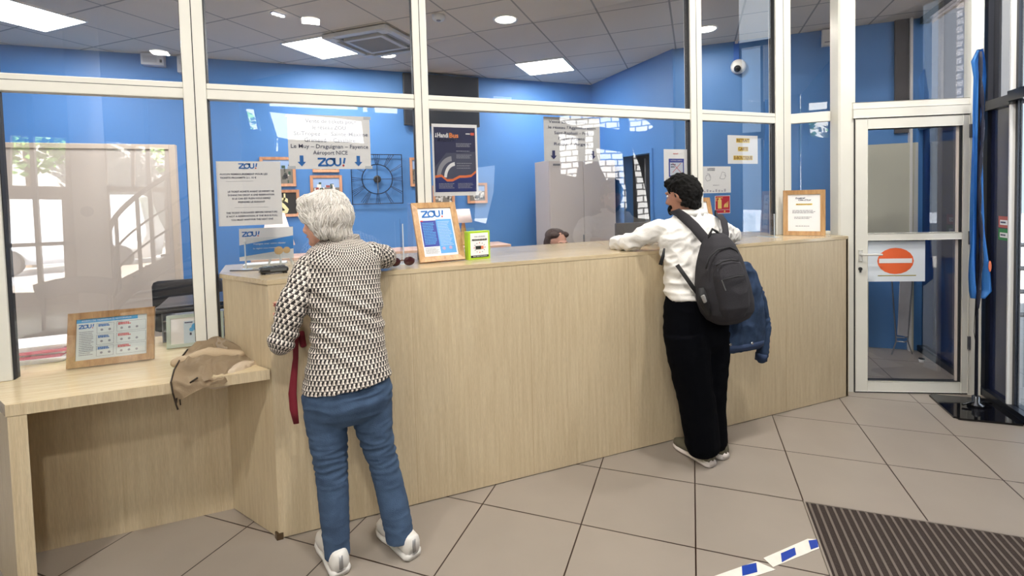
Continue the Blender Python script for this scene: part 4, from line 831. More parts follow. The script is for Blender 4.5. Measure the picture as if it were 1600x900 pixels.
for k in range(3): bm = B(); z_ = DZ + .0 + k * (a_.z - .02 - DZ) / 3; box(bm, a_.x + .04, a_.x + .40, .78, 1.0, z_, z_ + .006); box(bm, a_.x + .04, a_.x + .046, .78, 1.0, z_, z_ + (a_.z - .02 - DZ) / 3); box(bm, a_.x + .394, a_.x + .40, .78, 1.0, z_, z_ + (a_.z - .02 - DZ) / 3); mk('shelf', bm, mat('tray', (120, 124, 130), .5), t_)
a_ = Z(30, 565, DZ)
t_ = thing('paper_stack', 'pile of white and pink papers behind the left pane', 'paper', (-1.2, .7, DZ)); rn = random.Random(3)
for k in range(7):
    bm = B(); z_ = DZ + k * .012; obox(bm, (-1.32 + rn.uniform(-.02, .02), .62 + rn.uniform(-.02, .02), z_), (.32, .03 * rn.uniform(-1, 1), 0), (0, .24, 0), (0, 0, .0115)); mk('sheets', bm, [PAPER, mat('pink_paper', (222, 120, 140), .6)][k in (2, 4)], t_)
t_ = thing('card_terminal', 'small black card payment terminal on the counter end', 'card terminal', (.05, .3, TOPZ)); q = Z(427, 428, TOPZ)
Rm = Matrix.Translation((q.x, q.y + .03, TOPZ)) @ Matrix.Rotation(math.radians(12), 4, 'Z')
def tp(name, f, m, sm=False): bm = B(); f(bm); bmesh.ops.transform(bm, matrix=Rm, verts=bm.verts); mk(name, bm, m, t_, sm)
tp('body', lambda bm: box(bm, -.066, .066, -.04, .04, .006, .034, .01), mat('terminal', (24, 26, 28), .3)); tp('screen', lambda bm: box(bm, -.05, -.01, -.025, .028, .034, .0355), mat('terminal_screen', (70, 80, 84), .15)); tp('slot', lambda bm: box(bm, -.02, .055, -.042, -.039, .014, .024), mat('slot', (80, 84, 86), .3))
tp('keypad', lambda bm: [box(bm, .002 + i * .018, .015 + i * .018, -.026 + j * .015, -.016 + j * .015, .034, .0365) for i in range(3) for j in range(4)], mat('keys', (60, 62, 66), .5)); tp('rubber_foot', lambda bm: [box(bm, a * .05 - .008, a * .05 + .008, b2 * .03 - .006, b2 * .03 + .006, 0, .007) for a in (-1, 1) for b2 in (-1, 1)], BLACK)
bm = B(); tube(bm, [Vector((q.x - .065, q.y + .02, TOPZ + .012)), Vector((-.02, .38, TOPZ + .005)), Vector((-.14, .41, TOPZ + .004)), Vector((-.22, .45, TOPZ + .004))], .003, 8); mk('cable', bm, BLACK, t_)
# plexiglass sneeze guards
def plexi(label, x, y, z, w_, h_, d_=.12):
    t_ = thing('acrylic_screen', label, 'acrylic screen', (x, y, z)); bm = B(); box(bm, x, x + w_, y, y + .004, z, z + h_); mk('panel', bm, PLEXI, t_)
    bm = B(); box(bm, x, x + .004, y - d_, y, z, z + h_ * .9); mk('side_fin', bm, PLEXI, t_)
    bm = B(); box(bm, x - .001, x + .005, y - d_ - .001, y - d_ + .002, z, z + h_ * .9); box(bm, x - .02, x + .03, y - d_ - .02, y + .02, z, z + .003); mk('foot', bm, mat('acrylic_edge', (196, 206, 214), .15), t_)
plexi('clear acrylic stand with bright edge beside the sunglasses', .66, .33, TOPZ, .006, .25, .10); plexi('clear acrylic stand on the counter between the map notice and the oak frame', 3.46, .35, TOPZ, .006, .2, .12); plexi('clear acrylic stand edge in front of the easel card', -.15, .50, TOPZ, .24, .17, .03)
# ZOU frame on the counter
t_ = thing('framed_notice', 'oak frame with large blue logo and timetable, leaning on the counter', 'frame', (.87, .24, TOPZ))
ex = Vector((1, .12, 0)).normalized(); ez = Vector((-.20, .42, 1)); ez = (ez - ex * ez.dot(ex)).normalized(); o = Vector((.742, .19, TOPZ + .001))
s = pframe(t_, o, ex, ez, .268, .36, .032, .02, OAK); w, h = s.w, s.h
s.z(w * .1, h * .80, h * .15); s.r(w * .04, w * .49, h * .20, h * .74, mat('tt_navy', (40, 56, 150), .5), 'timetable'); s.r(w * .49, w * .96, h * .05, h * .76, mat('tt_sky', (88, 160, 226), .5), 'timetable'); s.lines(w * .08, w * .45, h * .24, h * .70, 14, PL, lvl=2); s.lines(w * .53, w * .92, h * .2, h * .72, 16, PW, lvl=2, th=.0008); s.lines(w * .06, w * .46, h * .05, h * .18, 6, PG, lvl=2); s.r(w * .04, w * .12, h * .72, h * .745, PR, 'badge', 2); s.e((w * .6, h * .15), w * .05, mat('dotp', (176, 160, 200), .5), 'badge', 2); s.e((w * .8, h * .16), w * .05, mat('dotp', (176, 160, 200), .5), 'badge', 2)
s.build(t_, paper=False)
bm = B(); q = o + ex * .134 + ez * .2; slab(bm, [q - ex * .03, q + ex * .03, Vector((q.x + .03, q.y + .075, TOPZ)), Vector((q.x - .03, q.y + .075, TOPZ))], (0, 1, .2), .006); mk('stand', bm, OAK, t_)
# green box
t_ = thing('leaflet_box', 'lime green leaflet box showing a usb stick, on the counter', 'leaflet box', (1.09, .24, TOPZ)); LIME = mat('lime', (176, 214, 50), .45)
a_, b_ = Vector((1.025, .19, TOPZ)), Vector((1.165, .215, TOPZ)); ex = (b_ - a_).normalized(); n_ = Vector((ex.y, -ex.x, 0)); bm = B(); obox(bm, a_, ex * .142, -n_ * .05, (0, 0, .165), .002); mk('box', bm, LIME, t_)
s = Sheet(a_ + ex * .014 + n_ * .001 + Vector((0, 0, .012)), ex, (0, 0, 1), .116, .142); w, h = s.w, s.h; s.t(w * .5, h * .86, .013, 'vos tickets', PG, .0002, fit=w * .6, ital=.3); s.t(w * .5, h * .72, .012, 'RECHARGEABLES', mat('ink', (30, 34, 30), .5), .0008, fit=w * .84)
s.r(w * .27, w * .58, h * .33, h * .47, mat('ink', (30, 34, 30), .5), 'usb_stick', 2); s.r(w * .58, w * .72, h * .34, h * .46, mat('usb_or', (226, 130, 90), .5), 'usb_stick', 2); s.r(0, w, 0, h * .09, mat('ink', (30, 34, 30), .5), 'footer', 2); s.t(w * .5, h * .045, .009, '100% REUTILISABLE', PW, 0, fit=w * .8, lvl=3)
for k in range(12): a = k * math.pi / 6; s.e((w * (.5 + .3 * math.cos(a)), h * (.4 + .2 * math.sin(a))), .003, PR if k % 3 == 0 else PG, 'icon', 2)
s.build(t_)
# sunglasses
t_ = thing('sunglasses', 'dark brown sunglasses lying beside the woman’s right sleeve'.replace('’', "'"), 'sunglasses', (.68, .14, TOPZ)); SG = mat('shade_brown', (58, 26, 30), .12)
for x in (.60, .675):
    bm = B(); ell(bm, (x, .125, TOPZ + .028), (.030, .006, .024), seg=20); mk('lens', bm, SG, t_, True)
bm = B(); tube(bm, [(.628, .122, TOPZ + .034), (.637, .119, TOPZ + .036), (.647, .122, TOPZ + .034)], .0025, 8); mk('bridge', bm, SG, t_)
for x, dx in ((.572, .03), (.703, -.03)): bm = B(); tube(bm, [(x, .127, TOPZ + .036), (x + dx * .2, .18, TOPZ + .03), (x + dx, .25, TOPZ + .008)], .003, 8); mk('temple', bm, SG, t_)
# right frame on the counter
t_ = thing('framed_notice', 'oak framed white notice with a yellow heading standing at the right end of the counter', 'frame', (3.78, .25, TOPZ))
a_, b_ = Z(1217, 367.5, TOPZ), Z(1287, 368.5, TOPZ); ex = (b_ - a_).normalized(); ez = Vector((.03, .05, 1)); ez = (ez - ex * ez.dot(ex)).normalized(); wd = (b_ - a_).length
s = pframe(t_, Vector((3.66, .318, TOPZ + .001)), ex, ez, .285, .355, .034, .018, OAK); w, h = s.w, s.h
s.t(w * .38, h * .90, .018, 'Estérel', PK, .0003, ital=.2, fit=w * .3); s.t(w * .52, h * .85, .018, "Côte d'Azur", PK, .0003, ital=.2, fit=w * .4); s.r(w * .25, w * .76, h * .71, h * .75, PY, 'highlight'); s.t(w * .5, h * .73, .014, 'MODIFICATIONS', PT, .0002, fit=w * .46)
s.lines(w * .14, w * .88, h * .48, h * .58, 3, PK, th=h * .005); s.lines(w * .2, w * .8, h * .33, h * .40, 2, PK, th=h * .005); s.lines(w * .24, w * .8, h * .12, h * .16, 1, PK, th=h * .005); s.build(t_, paper=False)
t_ = thing('framed_notice', 'oak frame half hidden behind the shoulder of the dark-haired man', 'frame', (2.98, .3, TOPZ)); s = pframe(t_, (2.78, .36, TOPZ + .001), (1, -.05, 0), (-.1, .12, 1), .22, .32, .03, .018, OAK); s.lines(s.w * .1, s.w * .9, s.h * .5, s.h * .9, 8, PG); s.build(t_, paper=False)

# ================================================================== FLOOR MAT, TAPE, BANNER, SIDE ROOM
G2 = Vector((math.sin(-TILE_A) * -1, -math.cos(-TILE_A), 0)); g1 = Vector((math.cos(TILE_A), math.sin(TILE_A), 0)); g2 = Vector((math.sin(TILE_A), -math.cos(TILE_A), 0))
MO = Vector((2.477, -.786, 0)); t_ = thing('entrance_mat', 'dark brown ribbed entrance mat set into the tiled floor', 'mat', MO + (g1 + g2) * .8)
bm = B(); obox(bm, MO + Vector((0, 0, .0006)), g1 * 2.6, g2 * 2.0, (0, 0, .003)); mk('base', bm, mat('mat_base', (48, 38, 34), .9, bump=.4, bscale=200), t_)
bm = B()
for i in range(75): obox(bm, MO + g1 * (.012 + i * .0345) + Vector((0, 0, .003)), g1 * .011, g2 * 2.0, (0, 0, .0035))
r_ = mk('ribs', bm, mat('mat_rib', (112, 102, 96), .45, metal=.3), t_)
bm = B(); obox(bm, MO + Vector((0, 0, .0006)) - g1 * .008, g1 * .009, g2 * 2.0, (0, 0, .007)); obox(bm, MO - g2 * .009 - g1 * .008 + Vector((0, 0, .0006)), g1 * 2.62, g2 * .010, (0, 0, .007)); mk('edge_frame', bm, mat('mat_edge', (150, 142, 134), .4, metal=.4), t_)
t_ = thing('floor_tape', 'blue and white striped tape stuck on the floor tiles beside the mat', 'tape', (2, -1, 0))
def fpoly(name, pts, m, z=.0012):
    bm = B(); q = [Z(u, v, .001) for u, v in pts]; slab(bm, [Vector((p_.x, p_.y, .0006)) for p_ in q], (0, 0, 1), z); mk(name, bm, m, t_)
TW = mat('tape_white', (232, 228, 220), .4, var=.06, vscale=30); TB = mat('tape_blue', (24, 62, 160), .35)
fpoly('white_strip', [(1108, 903), (1182, 877), (1212, 890), (1170, 903), (1140, 912)], TW, .001); fpoly('white_strip', [(1193, 872), (1262, 842), (1278, 843), (1280, 857), (1208, 886)], TW, .0012)
for q4 in ([(1220, 865), (1241.7, 855.7), (1244, 867), (1221.7, 879)], [(1263, 845), (1277, 843), (1279, 855), (1267, 859)], [(1159, 884.6), (1181.6, 879.6), (1183.5, 894), (1160, 900)]): fpoly('blue_block', q4, TB, .0018)

# banner flag with base
t_ = thing('banner_flag', 'tall narrow blue feather banner on a dark pole beside the door', 'banner flag', (4.62, -.50, 0)); fx, fy = 4.60, -.50
bx = [Z(*q, .0) for q in ((1449, 617), (1493, 655), (1600, 665.5), (1620, 640), (1540, 622))]
bm = B(); prism(bm, [(4.50, -.235), (4.21, -.55), (4.50, -.80), (4.84, -.52)], .001, .014); bmesh.ops.bevel(bm, geom=[e for e in bm.edges if abs(e.verts[0].co.z - e.verts[1].co.z) > .005], offset=.02, segments=3, affect='EDGES'); mk('base_plate', bm, mat('gloss_black', (10, 10, 14), .06), t_)
pb = Z(1525, 634, .014); bm = B(); lathe(bm, [(.05, 0), (.05, .02), (.024, .03), (.024, .07), (.014, .075)], (pb.x, pb.y, .014), 20); tube(bm, [(pb.x - .1, pb.y + .03, .03), (pb.x, pb.y, .05), (pb.x + .1, pb.y - .04, .03)], .008, 8); mk('socket', bm, mat('socket', (60, 62, 66), .25, metal=.8), t_, True)
px0 = Vector((pb.x, pb.y, 0)); bm = B(); zt = 2.50; tube(bm, [px0 + Vector((0, 0, .06)), px0 + Vector((0, 0, 1.3)), px0 + Vector((.006, 0, 2.52))], [.010, .008, .005], 10); mk('pole', bm, mat('pole_navy', (10, 12, 24), .7, spec=.2), t_)
VR = Vector((.93, -.36, 0))
cloth = [(2.54, -.004, .012), (2.46, -.045, .030), (2.35, -.030, .045), (2.1, -.040, .045), (1.8, -.045, .045), (1.5, -.050, .045), (1.25, -.055, .05), (1.05, -.062, .075), (.95, -.060, .085), (.84, -.050, .09), (.78, -.035, .03)]
def cl(k, s_):   # k along height, s_ across -1..1
    z, l_, r_ = cloth[k]; return l_ + (r_ - l_) * s_
bm = B(); G = []
for k in range(len(cloth) - 1):
    for q_ in range(6):
        f_ = q_ / 6; z = cloth[k][0] * (1 - f_) + cloth[k + 1][0] * f_; row = []
        for j in range(13):
            s_ = j / 12; off = cl(k, s_) * (1 - f_) + cl(k + 1, s_) * f_; dp = .018 * math.sin(s_ * 9 + z * 3) - .035 * math.exp(-((s_ - .45) / .16) ** 2) * (-1)
            row.append(bm.verts.new(px0 + VR * off + Vector((.36, .93, 0)) * dp + Vector((0, 0, z))))
        G.append(row)
for a, b_ in zip(G, G[1:]):
    for j in range(12): bm.faces.new((a[j], a[j + 1], b_[j + 1], b_[j]))
bmesh.ops.solidify(bm, geom=list(bm.faces), thickness=.002)
m = mat('banner_blue', (70, 146, 222), .6); N, L = nt(m)
cl_o = mk('cloth', bm, m, t_, True)
bm = B(); pts = [px0 + VR * (.004 + .010 * math.sin(z * 7)) + Vector((-.36, -.93, 0)) * .014 + Vector((0, 0, z)) for z in [.72 + i * .04 for i in range(46)]]; tube(bm, pts, [.006 + .007 * abs(math.sin(i * .55)) for i in range(46)], 8); mk('pole_sleeve', bm, mat('sleeve_navy', (8, 14, 40), .7), t_, True)
bm = B(); o_ = px0 + VR * .03 + Vector((-.36, -.93, 0)) * .03; ell(bm, o_ + VR * .03 + Vector((0, 0, 1.02)), (.016, .006, .04), seg=14); mk('orange_print', bm, mat('flag_orange', (216, 110, 72), .6), t_, True)
bm = B(); tube(bm, [px0 + VR * -.01 + Vector((0, 0, .8)), px0 + VR * -.02 + Vector((0, 0, .55)), px0 + Vector((0, 0, .42))], .002, 6); mk('cord', bm, BLACK, t_)
qa, qb = ON(1397, 100, (3.95, 1.94), (.743, -.669)), ON(1419, 100, (3.95, 1.94), (.743, -.669))
bm = B(); obox(bm, Vector((qa.x, qa.y, 2.12)), Vector((qb.x - qa.x, qb.y - qa.y, 0)), -ON_ * .03, (0, 0, H - 2.12)); struct('trim_19', bm, mat('dark_column', (70, 66, 66), .6))
bm = B(); obox(bm, Vector((qb.x, qb.y, 0)) - ON_ * .0, OD * .02, -ON_ * .056, (0, 0, H)); struct('trim_20', bm, mat('bright_strip', (226, 226, 224), .3))
# behind the door: cream panel, brochure stand, cup lid
t_ = thing('cream_panel', 'tall cream panel leaning against the blue wall behind the glass door', 'panel', (5.2, .7, 0)); OP = ((3.95, 1.94), (.743, -.669)); q0 = ON(1340, 300, *OP); q0.z = 0; q1 = ON(1431, 300, *OP); q1.z = 0; q0 = q0 - ON_ * .02; LW = (q1 - q0).length; bm = B(); obox(bm, q0 + Vector((0, 0, .92)), OD * LW, -ON_ * .03, (0, 0, 1.10)); mk('board', bm, mat('cream', (196, 196, 180), .6), t_)
bm = B(); obox(bm, q0 + Vector((0, 0, .0)) + OD * .05, OD * .03, -ON_ * .03, (0, 0, .92)); obox(bm, q0 + OD * (LW - .06), OD * .03, -ON_ * .03, (0, 0, .92)); mk('leg', bm, mat('cream', (196, 196, 180), .6), t_)
t_ = thing('brochure_stand', 'wire brochure stand with a pale poster on splayed legs behind the glass door', 'stand', (5.35, .58, 0)); c_ = (Z(1385, 540) + Z(1430, 541)) / 2; c_ = Vector((5.35, .44, 0)); rx_ = Vector((.93, -.36, 0))
bm = B()
for sg in (-1, 1): tube(bm, [c_ + rx_ * (sg * .10), c_ + rx_ * (sg * .055) + Vector((0, 0, .13)), c_ + rx_ * (sg * .115) + Vector((0, 0, .95))], .006, 8)
for z in (.13, .17): tube(bm, [c_ + rx_ * -.06 + Vector((0, 0, z)), c_ + Vector((-.02, -.03, z)), c_ + rx_ * .06 + Vector((0, 0, z))], .005, 8)
mk('wire_frame', bm, GREYM, t_)
bm = B(); slab(bm, [c_ + rx_ * -.045 + Vector((0, 0, .19)), c_ + rx_ * .05 + Vector((0, 0, .17)), c_ + rx_ * .085 + Vector((0, 0, .78)), c_ + rx_ * -.02 + Vector((0, 0, .8))], (-.36, -.93, 0), .004); mk('poster', bm, mat('pale_poster', (206, 206, 210), .5, var=.12, vscale=12), t_)
q = Z(1440, 566); t_ = thing('cup_lid', 'small white cup with a dark lid on the floor behind the glass door', 'cup', q); bm = B(); lathe(bm, [(.018, .001), (.022, .03)], q, 16); mk('cup', bm, WHITE, t_, True); bm = B(); lathe(bm, [(.024, .03), (.022, .038)], q, 16); mk('lid', bm, BLACK, t_, True)
# outside rails
t_ = thing('street_railing', 'dark horizontal railing outside beyond the dark glass', 'railing', (7.5, -.5, -.14)); rdir = Vector((.75, -.66, 0))
for z in (.2, .45, .7, .95): bm = B(); tube(bm, [Vector((6.2, 1.2, z)), Vector((6.2, 1.2, z)) + rdir * 6], .025, 8); mk('rail', bm, STEEL, t_)
for k in range(5): bm = B(); q = Vector((6.2, 1.2, -.14)) + rdir * (k * 1.5); tube(bm, [q, q + Vector((0, 0, 1.1))], .03, 8); mk('post', bm, STEEL, t_)

# ================================================================== PEOPLE
SKIN = mat('skin', (226, 172, 150), .5, var=.06, vscale=30); SKIN2 = mat('skin_warm', (168, 120, 98), .5, var=.06, vscale=30)
LIP = mat('lips', (176, 96, 92), .5); EYEW = mat('eye_white', (232, 228, 224), .3); IRIS = mat('iris', (52, 40, 34), .3)
def head_bm(bm, M, ears=True):
    R3 = M.to_3x3()
    def e(c, r): ell(bm, M @ Vector(c), r, R3, 20)
    e((0, -.012, .035), (.074, .094, .082)); e((0, .022, -.02), (.064, .070, .090)); e((0, .038, -.075), (.046, .048, .038)); e((0, .078, -.092), (.022, .018, .018))
    e((0, .080, .030), (.052, .018, .012)); e((.032, .070, -.030), (.022, .020, .020)); e((-.032, .070, -.030), (.022, .020, .020))
    tube(bm, [M @ Vector(p_) for p_ in ((0, .084, .018), (0, .098, -.012), (0, .108, -.030), (0, .092, -.040))], [.008, .011, .013, .009], 10)
    e((.012, .094, -.034), (.008, .010, .007)); e((-.012, .094, -.034), (.008, .010, .007)); e((0, .086, -.060), (.022, .012, .010))
    if ears:
        for sg in (-1, 1):
            tube(bm, [M @ Vector((sg * (.073 + .012 * math.sin(a)), -.012 - .018 * math.cos(a) * 1.0 - .004, -.012 + .030 * math.sin(a - 1.2))) for a in [i * 2 * math.pi / 12 for i in range(12)]], .0055, 8, closed=True)
            e((sg * .074, -.012, -.014), (.008, .016, .026))
def face_parts(M, root):
    for sg in (-1, 1):
        bm = B(); ell(bm, M @ Vector((sg * .030, .0765, .008)), (.0125, .0115, .0095), M.to_3x3(), 16); e_ = mk('eye', bm, EYEW, root, True)
        bm = B(); ell(bm, M @ Vector((sg * .030, .0865, .008)), (.005, .0025, .005), M.to_3x3(), 12); mk('iris', bm, IRIS, e_, True)
        bm = B(); tube(bm, [M @ Vector((sg * x, y, z)) for x, y, z in ((.014, .094, .030), (.030, .091, .034), (.046, .080, .029))], .0035, 6); mk('eyebrow', bm, mat('brow', (110, 96, 86), .8), root, True)
    bm = B(); tube(bm, [M @ Vector((x, .0975 - abs(x) * .35, -.061 + (.001 if x else 0))) for x in (-.022, -.011, 0, .011, .022)], [.002, .0042, .0048, .0042, .002], 8); mk('mouth', bm, LIP, root, True)
def hand_bm(bm, wr, d, nrm, curl=.5, side=1, sc=1.0):
    d = Vector(d).normalized(); nrm = Vector(nrm); nrm = (nrm - d * nrm.dot(d)).normalized(); sd_ = d.cross(nrm) * side; wr = Vector(wr)
    limb(bm, [wr, wr + d * .035 * sc, wr + d * .085 * sc], [(.024 * sc, .017 * sc), (.034 * sc, .016 * sc), (.038 * sc, .014 * sc)], 14, ref=tuple(nrm))
    for k, L in enumerate((.070, .078, .074, .058)):
        o = wr + d * .088 * sc + sd_ * (.029 - k * .0195) * sc; P = [o - d * .012]; dir_ = d.copy(); a = 0
        for q_ in (.45, .32, .25):
            P.append(P[-1] + dir_ * L * q_ * sc + (dir_ * .012 if len(P) == 1 else Vector())); a += curl; dir_ = (d * math.cos(a) - nrm * math.sin(a)).normalized()
        limb(bm, P, [.0092 * sc, .009 * sc, .0085 * sc, .0075 * sc], 10)
    o = wr + d * .028 * sc + sd_ * .026 * sc; t1 = (d * .7 + sd_ * .7 - nrm * .2).normalized(); P = [o, o + t1 * .035 * sc, o + t1 * .035 * sc + (d * .9 + sd_ * .3 - nrm * .3).normalized() * .03 * sc, o + t1 * .035 * sc + (d * .95 + sd_ * .1 - nrm * .45).normalized() * .055 * sc]
    limb(bm, P, [.013 * sc, .011 * sc, .0095 * sc, .008 * sc], 10)
def Rx(v, uL, uR, y, ry):      # horizontal ring from its two silhouette pixels at depth y
    a, b_ = Y(uL, v, y), Y(uR, v, y); return ((a.x + b_.x) / 2, y, (a.z + b_.z) / 2, (b_.x - a.x) / 2 * .98, ry)
def head_matrix(c, yaw, pitch=0, roll=0, s_=1.0):
    return Matrix.Translation(c) @ Matrix.Rotation(yaw - math.pi / 2, 4, 'Z') @ Matrix.Rotation(roll, 4, 'Y') @ Matrix.Rotation(pitch, 4, 'X') @ Matrix.Scale(s_, 4)

def pattern_mat():
    m = bpy.data.materials.new('geometric_blouse'); m.use_nodes = True; N, L = nt(m); b = N['Principled BSDF']; uv = N.new('ShaderNodeUVMap'); uv.uv_map = 'UVMap'; sp = N.new('ShaderNodeSeparateXYZ'); L.new(uv.outputs[0], sp.inputs[0])
    def mth(op, a, bb=None):
        n = N.new('ShaderNodeMath'); n.operation = op
        for i, x in enumerate((a, bb)):
            if x is None: continue
            if isinstance(x, (int, float)): n.inputs[i].default_value = x
            else: L.new(x, n.inputs[i])
        return n.outputs[0]
    v = mth('MULTIPLY', sp.outputs[1], 1 / .0215); row = mth('FLOOR', v); fv = mth('FRACT', v); u = mth('ADD', mth('MULTIPLY', sp.outputs[0], 1 / .0205), mth('MULTIPLY', row, .5)); fu = mth('FRACT', u)
    d = mth('ABSOLUTE', mth('SUBTRACT', fu, .42)); tri = mth('LESS_THAN', mth('MULTIPLY', d, 2.0), mth('ADD', .22, mth('MULTIPLY', mth('ABSOLUTE', mth('SUBTRACT', fv, .55)), .9)))
    gap = mth('LESS_THAN', mth('ABSOLUTE', mth('SUBTRACT', fv, .5)), .42); w = mth('MULTIPLY', tri, gap)
    dg = mth('LESS_THAN', mth('ABSOLUTE', mth('SUBTRACT', mth('ADD', fu, mth('MULTIPLY', fv, .5)), .95)), .10); w = mth('MAXIMUM', w, mth('MULTIPLY', dg, .55))
    mx = N.new('ShaderNodeMix'); mx.data_type = 'RGBA'; L.new(w, mx.inputs[0]); mx.inputs[6].default_value = lin((34, 28, 30)); mx.inputs[7].default_value = lin((232, 224, 214)); L.new(mx.outputs[2], b.inputs['Base Color']); b.inputs['Roughness'].default_value = .75
    return m
BLOUSE = pattern_mat()
JEANS = mat('blue_jeans', (70, 90, 118), .95, spec=.15, var=.22, vscale=14, bump=.25, bscale=300)
SHOEW = mat('white_leather', (232, 230, 226), .4); SILV = mat('silver_patch', (170, 170, 172), .3, metal=.6)

# ---------------- grey-haired woman
def Yv(u, v, y): return Y(u, v, y)
Wj = dict(hipL=Yv(508, 622, -.235), hipR=Yv(576, 614, -.235), knL=Yv(520, 735, -.26), knR=Yv(598, 712, -.25), anL=Vector((.262, -.285, .10)), anR=Vector((.545, -.315, .10)),
          shL=Yv(484, 418, -.15), shR=Yv(578, 398, -.13), elL=Yv(441, 533, -.21), wrL=Yv(444, 512, -.11), elR=Yv(604, 402, .07), wrR=Vector((.36, .22, 1.275)), neck=Yv(530, 378, -.12), head=Yv(505, 345, -.085))
Wj['elR'].z = 1.295
woman_root_loc = Vector((.38, -.30, 0))
WM = head_matrix(Wj['head'] + Vector((0, 0, .0)), math.radians(141), -.16, 0, 1.0)
bm = B(); head_bm(bm, WM)
limb(bm, [Wj['neck'] + Vector((0, 0, -.07)), Wj['neck'] + Vector((0, 0, .02)), WM @ Vector((0, -.02, -.05))], [.058, .052, .052], 18)
rings_loft(bm, [Rx(395, 488, 575, -.135, .075), Rx(430, 482, 585, -.15, .09), Rx(500, 486, 594, -.18, .10), Rx(560, 484, 598, -.21, .11), Rx(620, 482, 604, -.225, .11)])
for s_ in 'LR':
    limb(bm, [Wj['hip' + s_], Wj['kn' + s_], Wj['an' + s_]], [.075, .048, .034], 16); limb(bm, [Wj['sh' + s_], Wj['el' + s_], Wj['wr' + s_]], [.045, .036, .026], 14)
    a = Wj['an' + s_]; ell(bm, a + Vector((-.01, .05, -.05)), (.028, .06, .028))
hand_bm(bm, Wj['wrL'], (-.10, .45, .85), (.9, .3, 0), .75, 1, .85); hand_bm(bm, Wj['wrR'], (-.9, .4, 0), (0, 0, 1), .25, 1)
woman = remesh('person', bm, SKIN, .0055, 3)
tag(woman, 'person with short grey hair, patterned blouse and blue jeans leaning on the counter', 'person')
face_parts(WM, woman)
# hair: short swept-back silver hair with strands
SIL = mat('silver_hair', (206, 200, 192), .45, var=.22, vscale=22, bump=.5, bscale=70, stretch=(2.2, 2.2, .7))
bm = B(); R3 = WM.to_3x3()
for c_, r_ in (((0, -.025, .055), (.096, .112, .085)), ((.0, -.070, .01), (.088, .078, .088)), ((.062, -.03, .0), (.040, .060, .062)), ((-.062, -.03, .0), (.040, .060, .062)), ((.0, .050, .098), (.072, .046, .034)), ((-.045, .042, .070), (.040, .042, .034)), ((.045, .042, .070), (.040, .042, .034)), ((0, -.075, -.055), (.072, .052, .040)), ((-.070, .025, .035), (.022, .036, .042)), ((.070, .025, .035), (.022, .036, .042)), ((.0, .078, .085), (.045, .022, .026)), ((0, -.082, -.078), (.066, .042, .040)), ((.064, -.045, -.05), (.026, .042, .045)), ((-.064, -.045, -.05), (.026, .042, .045)), ((-.06, -.02, .09), (.04, .05, .03))):
    ell(bm, WM @ Vector(c_), r_, R3, 24)
def hairdisp(co, n_):
    q = WM.inverted() @ co; a = math.atan2(q.x, q.y + .03); w = noise.noise(Vector((a * 7, q.z * 9 + q.y * 4, 3.1))); f_ = math.sin(a * 42 + q.z * 50 + 5 * noise.noise(q * 14)); return .007 * w + .0022 * f_
hair = remesh('hair', bm, SIL, .005, 5, woman, disp=hairdisp)
bm = B(); rn = random.Random(5); from mathutils.bvhtree import BVHTree
hb = BVHTree.FromPolygons([v.co.copy() for v in hair.data.vertices], [tuple(p_.vertices) for p_ in hair.data.polygons])
for i in range(620):
    a = rn.uniform(-math.pi, math.pi); th = rn.uniform(.05, 2.0); tw = rn.uniform(-.25, .25) + .35 * math.sin(a * 2); P = []
    for q_ in range(9):
        t1 = th + q_ * .085; a1 = a + tw * q_ / 8 + .05 * math.sin(i + q_ * .8); d = Vector((math.sin(t1) * math.sin(a1), -math.sin(t1) * math.cos(a1), math.cos(t1)))
        o = WM @ Vector((0, -.02, .02)); dr = (WM.to_3x3() @ d).normalized(); hit = hb.ray_cast(o + dr * .3, -dr)
        if hit[0] is None: continue
        if (hit[0] - o).length < .055: break
        P.append(hit[0] + dr * (.0012 + .0025 * math.sin(q_ / 8 * math.pi) * rn.random()))
    if len(P) > 3: tube(bm, P, [.0006 + .0016 * math.sin(math.pi * (k + .5) / len(P)) for k in range(len(P))], 4)
mk('hair_strands', bm, mat('pale_strands', (224, 220, 214), .4), woman, True)
# blouse
bm = B()
TR = [Rx(371, 507, 557, -.115, .055), Rx(379, 494, 570, -.125, .074), Rx(389, 478, 584, -.135, .092), Rx(404, 470, 592, -.145, .104), Rx(430, 468, 596, -.15, .114), Rx(455, 476, 597, -.16, .120), Rx(485, 481, 600, -.175, .125), Rx(515, 483, 602, -.19, .126), Rx(545, 480, 604, -.205, .132), Rx(575, 474, 609, -.22, .142)]
h_ = Rx(596, 468, 614, -.228, .148); TR.append(h_ + (.085,))
rings_loft(bm, TR, 40, 2.2)
limb(bm, [Wj['shL'], Wj['shL'].lerp(Wj['elL'], .5) + Vector((-.012, -.02, 0)), Wj['elL']], [.066, .064, .058], 20); limb(bm, [Wj['elL'], Wj['elL'].lerp(Wj['wrL'], .62)], [.060, .050], 20)
limb(bm, [Wj['shR'], Wj['shR'].lerp(Wj['elR'], .5) + Vector((.02, 0, .0)), Wj['elR'] + Vector((0, 0, .0))], [.062, .060, .052], 20); limb(bm, [Wj['elR'], Wj['elR'].lerp(Wj['wrR'], .75)], [.050, .040], 20)
def wf(co, n_):
    a = noise.noise(Vector((co.x * 5, co.y * 5, co.z * 26 + co.x * 14))); bnd = math.exp(-((co.z - 1.05) / .12) ** 2); return .013 * (a) * (0.45 + bnd) + .003 * noise.noise(co * 22)
